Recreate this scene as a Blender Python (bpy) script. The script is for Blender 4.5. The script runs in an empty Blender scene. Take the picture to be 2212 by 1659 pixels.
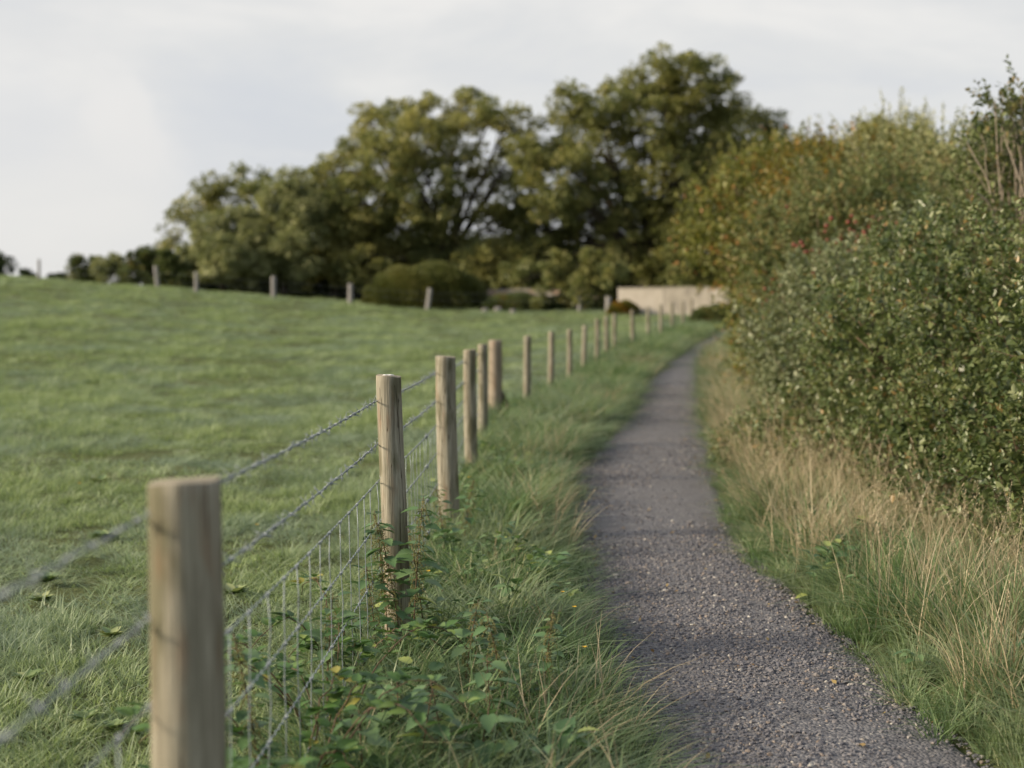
import bpy, math, random
import numpy as np
from mathutils import Vector

R = math.radians
rng = np.random.default_rng(11)
random.seed(4)
S = bpy.context.scene
COL = S.collection

# ------------------------------------------------------------------ camera
CAM_Z = 1.33
PITCH = R(2.6)
FPX = 3072.0                      # focal length in pixels of a 2212 px wide frame (50 mm on 36 mm)
cam_d = bpy.data.cameras.new("camera")
cam_d.lens = 50
cam_d.sensor_width = 36
cam_d.clip_start = 0.05
cam_d.clip_end = 2000
cam_d.dof.use_dof = True
cam_d.dof.focus_distance = 5.3
cam_d.dof.aperture_fstop = 2.1
cam = bpy.data.objects.new("camera", cam_d)
COL.objects.link(cam)
cam.location = (0, 0, CAM_Z)
cam.rotation_euler = (math.pi / 2 - PITCH, 0, 0)
S.camera = cam

# ------------------------------------------------------------------ light
SUN_EL, SUN_AZ = 21.0, 260.0      # compass-like: 0 = +Y, 90 = +X ; 262 = from the left, a little behind
sd = Vector((math.sin(R(SUN_AZ)) * math.cos(R(SUN_EL)), math.cos(R(SUN_AZ)) * math.cos(R(SUN_EL)), math.sin(R(SUN_EL))))
sun_d = bpy.data.lights.new("sun", 'SUN')
sun_d.energy = 4.1
sun_d.angle = R(12.0)
sun_d.color = (1.0, 0.84, 0.62)
sun = bpy.data.objects.new("sun", sun_d)
COL.objects.link(sun)
sun.rotation_euler = sd.to_track_quat('Z', 'Y').to_euler()
sun.location = (-20, -5, 15)

W = bpy.data.worlds.new("World")
S.world = W
W.use_nodes = True
nt = W.node_tree
nt.nodes.clear()
def N(t, k, **kw):
    n = t.nodes.new(k)
    for a, b in kw.items():
        setattr(n, a, b)
    return n
wo = N(nt, 'ShaderNodeOutputWorld')
bg = N(nt, 'ShaderNodeBackground')
bg.inputs['Strength'].default_value = 0.1
sky = N(nt, 'ShaderNodeTexSky', sky_type='NISHITA')
sky.sun_disc = False
sky.sun_elevation = R(SUN_EL)
sky.sun_rotation = R(SUN_AZ)
tc = N(nt, 'ShaderNodeTexCoord')
mp = N(nt, 'ShaderNodeMapping')
mp.inputs['Scale'].default_value = (1.0, 1.0, 3.4)
mp.inputs['Location'].default_value = (0.35, 0.1, 0.62)
nt.links.new(tc.outputs['Generated'], mp.inputs['Vector'])
ns = N(nt, 'ShaderNodeTexNoise')
ns.inputs['Scale'].default_value = 3.3
ns.inputs['Detail'].default_value = 5
ns.inputs['Roughness'].default_value = 0.55
ns.inputs['Distortion'].default_value = 0.25
nt.links.new(mp.outputs['Vector'], ns.inputs['Vector'])
cr = N(nt, 'ShaderNodeValToRGB')
cr.color_ramp.elements[0].position = 0.38
cr.color_ramp.elements[0].color = (0.67, 0.685, 0.715, 1)
cr.color_ramp.elements[1].position = 0.61
cr.color_ramp.elements[1].color = (0.84, 0.825, 0.80, 1)
e = cr.color_ramp.elements.new(0.5)
e.color = (0.75, 0.75, 0.745, 1)
nt.links.new(ns.outputs['Fac'], cr.inputs['Fac'])
# a heap of cumulus low on the left, greyer on its far side
def blob(cx, cy, cz, r0, r1):
    vm = N(nt, 'ShaderNodeVectorMath', operation='DISTANCE')
    mm = N(nt, 'ShaderNodeMix', data_type='VECTOR')
    mm.inputs[0].default_value = 0.07
    nt.links.new(tc.outputs['Generated'], mm.inputs[4])
    nt.links.new(n2.outputs['Color'], mm.inputs[5])
    nt.links.new(mm.outputs[1], vm.inputs[0])
    vm.inputs[1].default_value = (cx, cy, cz)
    mr = N(nt, 'ShaderNodeMapRange', interpolation_type='SMOOTHSTEP')
    mr.inputs['From Min'].default_value = r1
    mr.inputs['From Max'].default_value = r0
    nt.links.new(vm.outputs['Value'], mr.inputs['Value'])
    return mr
n2 = N(nt, 'ShaderNodeTexNoise')
n2.inputs['Scale'].default_value = 14
n2.inputs['Detail'].default_value = 5
nt.links.new(tc.outputs['Generated'], n2.inputs['Vector'])
def pdir(px, py):
    u, v = (px - 1106) / FPX, (829.5 - py) / FPX
    d = Vector((u, math.cos(PITCH) + v * math.sin(PITCH), -math.sin(PITCH) + v * math.cos(PITCH)))
    return d
def skc(px, py):
    d = pdir(px, py).normalized()
    return [d[i] * 0.93 + 0.035 for i in range(3)]
def mixc(fac, a, col, amt):
    m = N(nt, 'ShaderNodeMix', data_type='RGBA')
    ml = N(nt, 'ShaderNodeMath', operation='MULTIPLY')
    ml.inputs[1].default_value = amt
    nt.links.new(fac, ml.inputs[0])
    nt.links.new(ml.outputs[0], m.inputs[0])
    nt.links.new(a, m.inputs[6])
    m.inputs[7].default_value = (*col, 1)
    return m.outputs[2]
c = cr.outputs['Color']
for bx, by, r0, r1, cc, am in (
    (450, 275, .0, .075, (0.64, 0.665, 0.71), .35), (560, 235, .0, .05, (0.64, 0.665, 0.71), .35), (50, 262, .0, .045, (0.61, 0.645, 0.705), .55), (140, 275, .0, .03, (0.61, 0.645, 0.705), .5),
    (330, 345, .0, .05, (0.62, 0.65, 0.71), .5),
    (190, 340, .018, .06, (0.82, 0.80, 0.775), .35), (215, 245, .010, .024, (0.84, 0.82, 0.80), .7), (310, 240, .010, .026, (0.85, 0.83, 0.805), .7), (260, 290, .015, .038, (0.84, 0.82, 0.795), .6),
    (335, 285, .008, .03, (0.80, 0.785, 0.77), .5), (60, 340, .0, .12, (0.79, 0.775, 0.765), .3), (60, 430, .0, .15, (0.80, 0.785, 0.77), .45), (260, 420, .0, .12, (0.79, 0.775, 0.76), .4)):
    c = mixc(blob(*skc(bx, by), r0, r1).outputs[0], c, cc, am)
# unseen upper sky, darkened to cut fill light and raise contrast
sx = N(nt, 'ShaderNodeSeparateXYZ'); nt.links.new(tc.outputs['Generated'], sx.inputs[0])
zr = N(nt, 'ShaderNodeMapRange', interpolation_type='SMOOTHSTEP')
zr.inputs['From Min'].default_value = 0.22; zr.inputs['From Max'].default_value = 0.75
zr.inputs['To Min'].default_value = 0.0; zr.inputs['To Max'].default_value = 0.6
nt.links.new(sx.outputs['Z'], zr.inputs['Value'])
c = mixc(zr.outputs[0], c, (0.40, 0.46, 0.56), 1.0)
# added darkening of unseen sky behind camera and right, deepens the shaded sides
dt = N(nt, 'ShaderNodeVectorMath', operation='DOT_PRODUCT'); nt.links.new(tc.outputs['Generated'], dt.inputs[0]); dt.inputs[1].default_value = (0.72, -0.69, 0)
br = N(nt, 'ShaderNodeMapRange', interpolation_type='SMOOTHSTEP')
br.inputs['From Min'].default_value = -0.42; br.inputs['From Max'].default_value = 0.45
nt.links.new(dt.outputs['Value'], br.inputs['Value'])
c = mixc(br.outputs[0], c, (0.40, 0.44, 0.49), 0.65)
sc10 = N(nt, 'ShaderNodeVectorMath', operation='SCALE')
sc10.inputs['Scale'].default_value = 6.1
nt.links.new(c, sc10.inputs[0])
mx = N(nt, 'ShaderNodeMix', data_type='RGBA')
mx.inputs[0].default_value = 0.95
nt.links.new(sky.outputs['Color'], mx.inputs[6])
nt.links.new(sc10.outputs[0], mx.inputs[7])
nt.links.new(mx.outputs[2], bg.inputs['Color'])
nt.links.new(bg.outputs[0], wo.inputs[0])

S.view_settings.view_transform = 'Standard'
S.view_settings.look = 'None'
S.view_settings.exposure = 0.75
S.view_settings.gamma = 1
S.view_settings.use_curve_mapping = False
S.render.engine = 'CYCLES'
S.cycles.use_denoising = True
S.cycles.max_bounces = 6
S.cycles.transparent_max_bounces = 4
S.cycles.sample_clamp_indirect = 4

# ------------------------------------------------------------------ terrain
BY = np.array([-50, 19, 21, 27, 30, 34, 37, 40, 45, 49, 52, 58, 62, 68, 75, 80, 100, 140, 600.])
BZ = np.array([0, 0, .0, .04, .12, .26, .33, .41, .58, .70, .78, .92, 1.12, 1.5, 1.82, 1.9, 1.3, .5, .0])
def smoo(t):
    t = np.clip(t, 0, 1)
    return t * t * (3 - 2 * t)
def softp(v, k=1.5):
    return k * np.log1p(np.exp(np.clip(v / k, -30, 30)))
def ground(x, y):
    """smooth height of the land (path level)"""
    x = np.asarray(x, float); y = np.asarray(y, float)
    b = sum(np.interp(y + o, BY, BZ) for o in (-2, -1, 0, 1, 2)) / 5
    f = smoo((y - 4) / 60) * (1 - smoo((y - 84) / 60))
    rise = np.minimum(softp(-(x + 4.2)), 34) * 0.074
    return b + rise * f + 0.05 * smoo((-x - 1.5) / 6) * smoo(1 - y / 60)
CAMP = Vector((0, 0, CAM_Z))
def at(px, py, Y):
    d = pdir(px, py)
    return CAMP + d * (Y / d.y)
def on_ground(px, py):
    d = pdir(px, py)
    t = 1.5
    while t < 140:
        p = CAMP + d * t
        if p.z < float(ground(p.x, p.y)):
            return p
        t += 0.02 + t * 0.002
    return CAMP + d * 80
LEFT = [(1475, 1720), (1450, 1659), (1420, 1600), (1365, 1500), (1328, 1400), (1292, 1300), (1265, 1200), (1246, 1110), (1248, 1040), (1275, 985), (1335, 930), (1375, 875), (1400, 825), (1445, 782), (1500, 745), (1545, 722)]
RIGHT = [(2230, 1720), (2130, 1659), (2060, 1600), (1935, 1490), (1835, 1395), (1720, 1300), (1630, 1215), (1580, 1150), (1548, 1060), (1528, 985), (1514, 900), (1508, 845), (1507, 795), (1520, 762), (1556, 735), (1600, 722)]
LP = [on_ground(*p) for p in LEFT]
RP = [on_ground(*p) for p in RIGHT]
ys = np.concatenate([np.arange(-3, 14, .08), np.arange(14, 64, .25)])
ly = np.array([p.y for p in LP]); lx = np.array([p.x for p in LP])
ry = np.array([p.y for p in RP]); rx = np.array([p.x for p in RP])
o = np.argsort(ly); ly, lx = ly[o], lx[o]
o = np.argsort(ry); ry, rx = ry[o], rx[o]
def ext(yv, yy, xx):
    out = np.interp(yv, yy, xx)
    s0 = (xx[2] - xx[0]) / (yy[2] - yy[0])
    out = np.where(yv < yy[0], xx[0] + (yv - yy[0]) * s0, out)
    s1 = (xx[-1] - xx[-3]) / (yy[-1] - yy[-3])
    return np.where(yv > yy[-1], xx[-1] + (yv - yy[-1]) * s1, out)
def smooth_arr(a, k):
    ker = np.hanning(k + 2)[1:-1]; ker /= ker.sum()
    return np.convolve(np.pad(a, k // 2, mode='edge'), ker, 'valid')[:len(a)]
PLx = smooth_arr(ext(ys, ly, lx), 7)
PRx = smooth_arr(ext(ys, ry, rx), 7)
def path_l(y): return np.interp(y, ys, PLx)
def path_r(y): return np.interp(y, ys, PRx)
def off_path(x, y):
    """distance outside the path edge (negative inside)"""
    return np.where(y > 64, 5.0, np.maximum(path_l(y) - x, x - path_r(y)))
def wob(x, y):
    return (np.sin(x * 2.3 + np.sin(y * 1.1) * 1.3) * np.sin(y * 1.9 + x * .7) * .5 +
            np.sin(x * 5.1 + y * 3.3) * np.sin(y * 4.7 - x * 2.1) * .28 + np.sin(x * .63 - y * .41) * np.sin(y * .57 + x * .2) * .9)
def surf(x, y):
    """real ground surface with banks and hummocks"""
    x = np.asarray(x, float); y = np.asarray(y, float)
    d = off_path(x, y)
    return ground(x, y) - 0.03 + smoo(d / .35) * (0.055 + 0.018 * wob(x, y))

# ------------------------------------------------------------------ helpers
def mesh_np(name, V, quads=None, tris=None, tint=None, smooth=True):
    V = np.asarray(V, np.float32)
    me = bpy.data.meshes.new(name)
    nq = 0 if quads is None else len(quads)
    ntr = 0 if tris is None else len(tris)
    me.vertices.add(len(V))
    me.vertices.foreach_set("co", V.ravel())
    parts, starts, tot = [], [], 0
    if nq:
        parts.append(np.asarray(quads, np.int32).ravel()); starts.append(np.arange(nq) * 4)
    if ntr:
        parts.append(np.asarray(tris, np.int32).ravel()); starts.append(nq * 4 + np.arange(ntr) * 3)
    li = np.concatenate(parts)
    me.loops.add(len(li))
    me.loops.foreach_set("vertex_index", li)
    me.polygons.add(nq + ntr)
    me.polygons.foreach_set("loop_start", np.concatenate(starts).astype(np.int32))
    me.update(calc_edges=True)
    me.polygons.foreach_set("use_smooth", np.full(nq + ntr, smooth))
    if tint is not None:
        a = me.attributes.new("tint", 'FLOAT', 'POINT')
        a.data.foreach_set("value", np.asarray(tint, np.float32))
    return me
def link(name, me, mat, parent=None, loc=None):
    ob = bpy.data.objects.new(name, me)
    for m in (mat if isinstance(mat, (list, tuple)) else [mat]):
        me.materials.append(m)
    COL.objects.link(ob)
    if parent is not None:
        ob.parent = parent
    if loc is not None:
        ob.location = loc
    return ob
def thing(name, label, cat, loc=(0, 0, 0), group=None, ob=None):
    if ob is None:
        ob = bpy.data.objects.new(name, None)
        ob.empty_display_size = .1
        ob.location = loc
        COL.objects.link(ob)
    ob['label'] = label
    ob['category'] = cat
    if group: ob['group'] = group
    return ob
class Geo:
    def __init__(s): s.v, s.q, s.t, s.w, s.n = [], [], [], [], 0
    def add(s, V, Q=None, T=None, w=0.5):
        V = np.asarray(V, float)
        s.v.append(V)
        if Q is not None and len(Q): s.q.append(np.asarray(Q) + s.n)
        if T is not None and len(T): s.t.append(np.asarray(T) + s.n)
        s.w.append(np.full(len(V), w) if np.isscalar(w) else np.asarray(w))
        s.n += len(V)
    def mesh(s, name, origin=None, smooth=True):
        V = np.concatenate(s.v)
        if origin is not None: V = V - np.asarray(origin)
        return mesh_np(name, V, np.concatenate(s.q) if s.q else None, np.concatenate(s.t) if s.t else None, np.concatenate(s.w), smooth)
    def tube(s, P, r, n=6, w=0.5, cap=True):
        P = np.asarray(P, float); m = len(P)
        r = np.full(m, r) if np.isscalar(r) else np.asarray(r, float)
        T = np.gradient(P, axis=0)
        T /= np.linalg.norm(T, axis=1)[:, None] + 1e-9
        ref = np.array([0, 0, 1.]) if abs(T[:, 2]).mean() < .7 else np.array([1., 0, 0])
        A = np.cross(T, ref); A /= np.linalg.norm(A, axis=1)[:, None] + 1e-9
        B = np.cross(T, A)
        a = np.arange(n) / n * 2 * math.pi
        V = P[:, None] + (A[:, None] * np.cos(a)[None, :, None] + B[:, None] * np.sin(a)[None, :, None]) * r[:, None, None]
        i, j = np.meshgrid(np.arange(m - 1), np.arange(n), indexing='ij')
        k = (j + 1) % n
        Q = np.stack([i * n + j, i * n + k, (i + 1) * n + k, (i + 1) * n + j], -1).reshape(-1, 4)
        V = V.reshape(-1, 3)
        Tt = None
        if cap:
            V = np.vstack([V, P[0], P[-1]])
            jj = np.arange(n)
            Tt = np.vstack([np.stack([np.full(n, m * n), (jj + 1) % n, jj], -1), np.stack([np.full(n, m * n + 1), (m - 1) * n + jj, (m - 1) * n + (jj + 1) % n], -1)])
        s.add(V, Q, Tt, w)
    def box(s, c, h, w=.5, rz=0):
        c = np.asarray(c, float)
        v = np.array([[x, y, z] for x in (-1, 1) for y in (-1, 1) for z in (-1, 1)], float) * np.asarray(h)
        cs, sn = math.cos(rz), math.sin(rz)
        v = np.stack([v[:, 0] * cs - v[:, 1] * sn, v[:, 0] * sn + v[:, 1] * cs, v[:, 2]], -1) + c
        s.add(v, [[0, 1, 3, 2], [4, 6, 7, 5], [0, 4, 5, 1], [2, 3, 7, 6], [0, 2, 6, 4], [1, 5, 7, 3]], None, w)
def unit(a): return a / (np.linalg.norm(a, axis=-1, keepdims=True) + 1e-9)

# ------------------------------------------------------------------ materials
def newmat(name):
    m = bpy.data.materials.new(name); m.use_nodes = True
    m.node_tree.nodes.clear()
    return m, m.node_tree
def ramp(t, stops, src):
    r = N(t, 'ShaderNodeValToRGB')
    el = r.color_ramp.elements
    while len(el) > 1: el.remove(el[-1])
    el[0].position = stops[0][0]; el[0].color = (*stops[0][1], 1)
    for p, c_ in stops[1:]:
        q = el.new(p); q.color = (*c_, 1)
    t.links.new(src, r.inputs[0])
    return r.outputs[0]
def noise(t, scale, detail=3, vec=None, rough=.5, stretch=None):
    n = N(t, 'ShaderNodeTexNoise'); n.inputs['Scale'].default_value = scale
    n.inputs['Detail'].default_value = detail; n.inputs['Roughness'].default_value = rough
    if stretch is not None:
        m = N(t, 'ShaderNodeMapping'); m.inputs['Scale'].default_value = stretch
        t.links.new(vec, m.inputs[0]); vec = m.outputs[0]
    if vec is not None: t.links.new(vec, n.inputs['Vector'])
    return n.outputs['Fac']
def mixrgb(t, fac, a, b, mode='MIX'):
    m = N(t, 'ShaderNodeMix', data_type='RGBA', blend_type=mode)
    for s_, v in ((0, fac), (6, a), (7, b)):
        if hasattr(v, 'is_linked'): t.links.new(v, m.inputs[s_])
        elif s_ == 0: m.inputs[0].default_value = v
        else: m.inputs[s_].default_value = (*v, 1)
    return m.outputs[2]
def mrange(t, v, a, b, c_=0., d=1.):
    m = N(t, 'ShaderNodeMapRange')
    m.inputs[1].default_value = a; m.inputs[2].default_value = b; m.inputs[3].default_value = c_; m.inputs[4].default_value = d
    t.links.new(v, m.inputs[0]); return m.outputs[0]
def leafmat(name, stops, trans=.35, rough=.5, spec=.3, patch=None, patch_scale=.35, inst=False, patch_rng=(.45, .62)):
    m, t = newmat(name)
    out = N(t, 'ShaderNodeOutputMaterial')
    at_ = N(t, 'ShaderNodeAttribute', attribute_name='tint')
    f = at_.outputs['Fac']
    if inst:
        oi = N(t, 'ShaderNodeObjectInfo')
        ad = N(t, 'ShaderNodeMath', operation='MULTIPLY_ADD')
        t.links.new(oi.outputs['Random'], ad.inputs[0]); ad.inputs[1].default_value = .5
        sb = N(t, 'ShaderNodeMath', operation='MULTIPLY_ADD'); t.links.new(f, sb.inputs[0]); sb.inputs[1].default_value = .75; sb.inputs[2].default_value = -.12
        t.links.new(sb.outputs[0], ad.inputs[2]); f = ad.outputs[0]
    col = ramp(t, stops, f)
    g = N(t, 'ShaderNodeNewGeometry')
    if patch:
        pn = noise(t, patch_scale, 3, g.outputs['Position'])
        col = mixrgb(t, mrange(t, pn, patch_rng[0], patch_rng[1], 0, .75), col, patch)
    p = N(t, 'ShaderNodeBsdfPrincipled')
    t.links.new(col, p.inputs['Base Color'])
    p.inputs['Roughness'].default_value = rough
    p.inputs['Specular IOR Level'].default_value = spec
    tr = N(t, 'ShaderNodeBsdfTranslucent')
    t.links.new(mixrgb(t, 1., col, (1.0, 1.04, .72), 'MULTIPLY'), tr.inputs[0])
    mx_ = N(t, 'ShaderNodeMixShader'); mx_.inputs[0].default_value = trans
    t.links.new(p.outputs[0], mx_.inputs[1]); t.links.new(tr.outputs[0], mx_.inputs[2])
    t.links.new(mx_.outputs[0], out.inputs[0])
    return m
def simple(name, stops, scale=6, rough=.7, bump=.3, stretch=None, metal=0., spec=.4, detail=6, coords='Object', bdist=.02):
    m, t = newmat(name)
    out = N(t, 'ShaderNodeOutputMaterial'); p = N(t, 'ShaderNodeBsdfPrincipled')
    tc_ = N(t, 'ShaderNodeTexCoord')
    f = noise(t, scale, detail, tc_.outputs[coords], .6, stretch or (1, 1, 1))
    t.links.new(ramp(t, stops, f), p.inputs['Base Color'])
    p.inputs['Roughness'].default_value = rough; p.inputs['Metallic'].default_value = metal
    p.inputs['Specular IOR Level'].default_value = spec
    if bump:
        b = N(t, 'ShaderNodeBump'); b.inputs['Strength'].default_value = bump; b.inputs['Distance'].default_value = bdist
        t.links.new(f, b.inputs['Height']); t.links.new(b.outputs[0], p.inputs['Normal'])
    t.links.new(p.outputs[0], out.inputs[0])
    return m

def wood_mat(name, warm=1.0, stain=.75):
    m, t = newmat(name)
    out = N(t, 'ShaderNodeOutputMaterial'); p = N(t, 'ShaderNodeBsdfPrincipled')
    tc_ = N(t, 'ShaderNodeTexCoord'); oi = N(t, 'ShaderNodeObjectInfo')
    off = N(t, 'ShaderNodeVectorMath', operation='MULTIPLY_ADD')
    t.links.new(tc_.outputs['Object'], off.inputs[0]); off.inputs[1].default_value = (1, 1, 1)
    cb = N(t, 'ShaderNodeCombineXYZ')
    mu = N(t, 'ShaderNodeMath', operation='MULTIPLY'); t.links.new(oi.outputs['Random'], mu.inputs[0]); mu.inputs[1].default_value = 37
    for i in range(3): t.links.new(mu.outputs[0], cb.inputs[i])
    t.links.new(cb.outputs[0], off.inputs[2]); v = off.outputs[0]
    grain = noise(t, 1, 6, v, .6, (70, 70, 3.2))
    fine = noise(t, 1, 4, v, .7, (260, 260, 9))
    big = noise(t, 1, 4, v, .55, (14, 14, 3.5))
    rust = noise(t, 1, 3, v, .5, (22, 22, 4.5))
    base = ramp(t, [(.25, (.14 * warm, .13, .10)), (.42, (.27 * warm, .252, .198)), (.58, (.375 * warm, .352, .285)), (.8, (.48 * warm, .455, .38))], grain)
    base = mixrgb(t, mrange(t, fine, .35, .65, 0, .5), base, (.13, .11, .08))
    base = mixrgb(t, mrange(t, big, .50, .64, 0, stain), base, (.10, .095, .05))
    base = mixrgb(t, mrange(t, rust, .56, .68, 0, .5), base, (.22, .135, .08))
    cn = noise(t, 1, 2, v, .4, (42, 42, 1.3))
    crk = N(t, 'ShaderNodeMath', operation='SUBTRACT'); t.links.new(cn, crk.inputs[0]); crk.inputs[1].default_value = .5
    ab = N(t, 'ShaderNodeMath', operation='ABSOLUTE'); t.links.new(crk.outputs[0], ab.inputs[0])
    ck = mrange(t, ab.outputs[0], 0, .008, 1, 0)
    base = mixrgb(t, ck, base, (.07, .055, .035))
    t.links.new(base, p.inputs['Base Color'])
    p.inputs['Roughness'].default_value = .82; p.inputs['Specular IOR Level'].default_value = .25
    hh = N(t, 'ShaderNodeMath', operation='SUBTRACT'); t.links.new(grain, hh.inputs[0]); t.links.new(ck, hh.inputs[1])
    b = N(t, 'ShaderNodeBump'); b.inputs['Strength'].default_value = .9; b.inputs['Distance'].default_value = .005
    t.links.new(hh.outputs[0], b.inputs['Height']); t.links.new(b.outputs[0], p.inputs['Normal'])
    t.links.new(p.outputs[0], out.inputs[0])
    return m
def endgrain_mat():
    m, t = newmat("end_grain")
    out = N(t, 'ShaderNodeOutputMaterial'); p = N(t, 'ShaderNodeBsdfPrincipled')
    tc_ = N(t, 'ShaderNodeTexCoord')
    w = N(t, 'ShaderNodeTexWave', wave_type='RINGS', rings_direction='Z'); w.inputs['Scale'].default_value = 60; w.inputs['Distortion'].default_value = 3
    t.links.new(tc_.outputs['Object'], w.inputs[0])
    t.links.new(ramp(t, [(0, (.20, .17, .12)), (1, (.36, .32, .24))], w.outputs['Fac']), p.inputs['Base Color'])
    p.inputs['Roughness'].default_value = .9
    t.links.new(p.outputs[0], out.inputs[0]); return m

M = {}
M['wood'] = wood_mat("weathered_timber")
M['wood_red'] = wood_mat("reddish_timber", 1.12, .15)
M['endgrain'] = endgrain_mat()
M['wire'] = simple("galvanised_wire", [(.3, (.22, .255, .285)), (.7, (.34, .385, .425))], 40, .5, 0, metal=.35, spec=.5)
M['far_wood'] = simple("grey_timber", [(.3, (.19, .185, .185)), (.7, (.30, .29, .285))], 9, .85, .2)
M['bark'] = simple("bark", [(.3, (.035, .028, .02)), (.7, (.10, .085, .062))], 8, .9, .6, (6, 6, 1))
M['twig'] = simple("twig_bark", [(.3, (.09, .06, .035)), (.7, (.20, .14, .09))], 20, .8, 0)
M['grey_twig'] = simple("grey_bark", [(.3, (.22, .18, .14)), (.7, (.38, .32, .26))], 20, .8, 0)
M['red_stem'] = simple("red_stem", [(.3, (.07, .04, .025)), (.7, (.13, .08, .045))], 20, .6, 0)
M['berry'] = simple("red_berries", [(.3, (.13, .022, .014)), (.7, (.22, .06, .026))], 20, .35, 0, spec=.5)
M['white'] = simple("chalky_splash", [(.3, (.6, .6, .58)), (.7, (.78, .78, .76))], 60, .8, .2)
G0 = [(0, (.028, .060, .014)), (.35, (.052, .110, .024)), (.65, (.085, .160, .034)), (1, (.15, .22, .06))]
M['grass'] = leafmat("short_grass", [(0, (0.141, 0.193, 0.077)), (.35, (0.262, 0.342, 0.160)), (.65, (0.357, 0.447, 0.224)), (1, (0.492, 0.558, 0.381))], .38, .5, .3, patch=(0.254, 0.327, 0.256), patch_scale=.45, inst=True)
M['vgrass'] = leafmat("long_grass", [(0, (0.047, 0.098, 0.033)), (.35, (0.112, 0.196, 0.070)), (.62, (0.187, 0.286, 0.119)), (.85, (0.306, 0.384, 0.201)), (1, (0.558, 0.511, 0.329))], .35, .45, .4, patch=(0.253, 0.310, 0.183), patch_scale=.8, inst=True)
M['dry'] = leafmat("dry_grass", [(0, (.27, .22, .13)), (.5, (.45, .375, .25)), (1, (.60, .52, .38))], .25, .6, .3, inst=True)
M['nettle'] = leafmat("nettle_leaves", [(0, (0.062, 0.122, 0.056)), (.5, (0.123, 0.222, 0.095)), (.85, (0.210, 0.315, 0.142)), (1, (0.370, 0.429, 0.126))], .3, .45, .4)
M['nettle_seed'] = leafmat("nettle_seed", [(0, (.18, .18, .07)), (1, (.30, .28, .13))], .2, .7, .2)
M['dock'] = leafmat("dock_leaves", [(0, (0.100, 0.161, 0.064)), (.6, (0.200, 0.287, 0.115)), (1, (0.400, 0.430, 0.204))], .25, .4, .5)
M['bramble'] = leafmat("bramble_leaves", [(0, (0.048, 0.105, 0.032)), (.6, (0.104, 0.202, 0.061)), (.93, (0.199, 0.284, 0.086)), (1, (0.314, 0.299, 0.072))], .3, .45, .4)
M['flower'] = simple("yellow_petals", [(.3, (.62, .36, .02)), (.7, (.72, .50, .05))], 20, .6, 0)
M['oak'] = leafmat("oak_leaves", [(0, (0.101, 0.127, 0.053)), (.5, (0.232, 0.255, 0.111)), (.85, (0.380, 0.370, 0.147)), (1, (0.402, 0.359, 0.146))], .35, .5, .3, patch=(0.402, 0.370, 0.138), patch_scale=.28)
M['oak2'] = leafmat("dark_oak_leaves", [(0, (0.108, 0.127, 0.054)), (.5, (0.221, 0.248, 0.103)), (.85, (0.378, 0.369, 0.150)), (1, (0.503, 0.437, 0.180))], .35, .5, .3, patch=(0.239, 0.237, 0.080), patch_scale=.28)
M['willow'] = leafmat("grey_green_leaves", [(0, (0.140, 0.166, 0.076)), (.5, (0.281, 0.301, 0.140)), (1, (0.440, 0.442, 0.240))], .3, .55, .3)
M['brown_bush'] = leafmat("autumn_bush_leaves", [(0, (0.057, 0.079, 0.028)), (.5, (0.119, 0.149, 0.055)), (.9, (0.199, 0.231, 0.092)), (1, (0.285, 0.220, 0.092))], .3, .55, .3, patch=(.24,.155,.06), patch_scale=1.3, patch_rng=(.58, .76))
M['mound'] = leafmat('dome_bush_leaves', [(0, (.08, .095, .03)), (.5, (.15, .165, .05)), (1, (.22, .21, .075))], .3, .55, .3)
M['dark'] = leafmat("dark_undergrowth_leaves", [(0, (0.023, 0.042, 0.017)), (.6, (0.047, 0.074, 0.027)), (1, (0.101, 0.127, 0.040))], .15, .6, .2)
M['yellow'] = leafmat("yellow_green_leaves", [(0, (.08, .095, .022)), (.4, (.16, .175, .042)), (.8, (.26, .265, .075)), (.96, (.35, .28, .09)), (1, (.40, .19, .06))], .35, .45, .35)
M['silver'] = leafmat("pale_grey_green_leaves", [(0, (.08, .10, .05)), (.4, (.15, .18, .095)), (.75, (.25, .28, .165)), (1, (.48, .50, .33))], .3, .4, .45, patch=(.17, .20, .085), patch_scale=.9, patch_rng=(.5, .68))
M['hedge'] = leafmat("hedge_leaves", [(0, (.05, .075, .025)), (.4, (.10, .14, .05)), (.75, (.175, .21, .085)), (.93, (.32, .35, .19)), (.985, (.32, .34, .18)), (1, (.32, .22, .09))], .3, .35, .5, patch=(.19, .215, .075), patch_scale=1.1, patch_rng=(.5, .68))
M['orange'] = leafmat("turning_leaves", [(0, (.09, .10, .02)), (.4, (.16, .155, .035)), (.75, (.28, .20, .04)), (1, (.42, .17, .03))], .35, .45, .35)

# ground
def ground_mat():
    m, t = newmat("meadow_soil")
    out = N(t, 'ShaderNodeOutputMaterial'); p = N(t, 'ShaderNodeBsdfPrincipled')
    g = N(t, 'ShaderNodeNewGeometry')
    a = noise(t, 1.1, 6, g.outputs['Position'], .6)
    b = noise(t, 30, 4, g.outputs['Position'], .6)
    c1 = ramp(t, [(.3, (.075, .09, .035)), (.5, (.12, .14, .058)), (.7, (.17, .18, .085))], a)
    c1 = mixrgb(t, mrange(t, b, .35, .65, 0, .6), c1, (.06, .075, .03))
    t.links.new(c1, p.inputs['Base Color']); p.inputs['Roughness'].default_value = .95
    p.inputs['Specular IOR Level'].default_value = .1
    bp = N(t, 'ShaderNodeBump'); bp.inputs['Strength'].default_value = .8; bp.inputs['Distance'].default_value = .03
    t.links.new(b, bp.inputs['Height']); t.links.new(bp.outputs[0], p.inputs['Normal'])
    t.links.new(p.outputs[0], out.inputs[0]); return m
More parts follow.
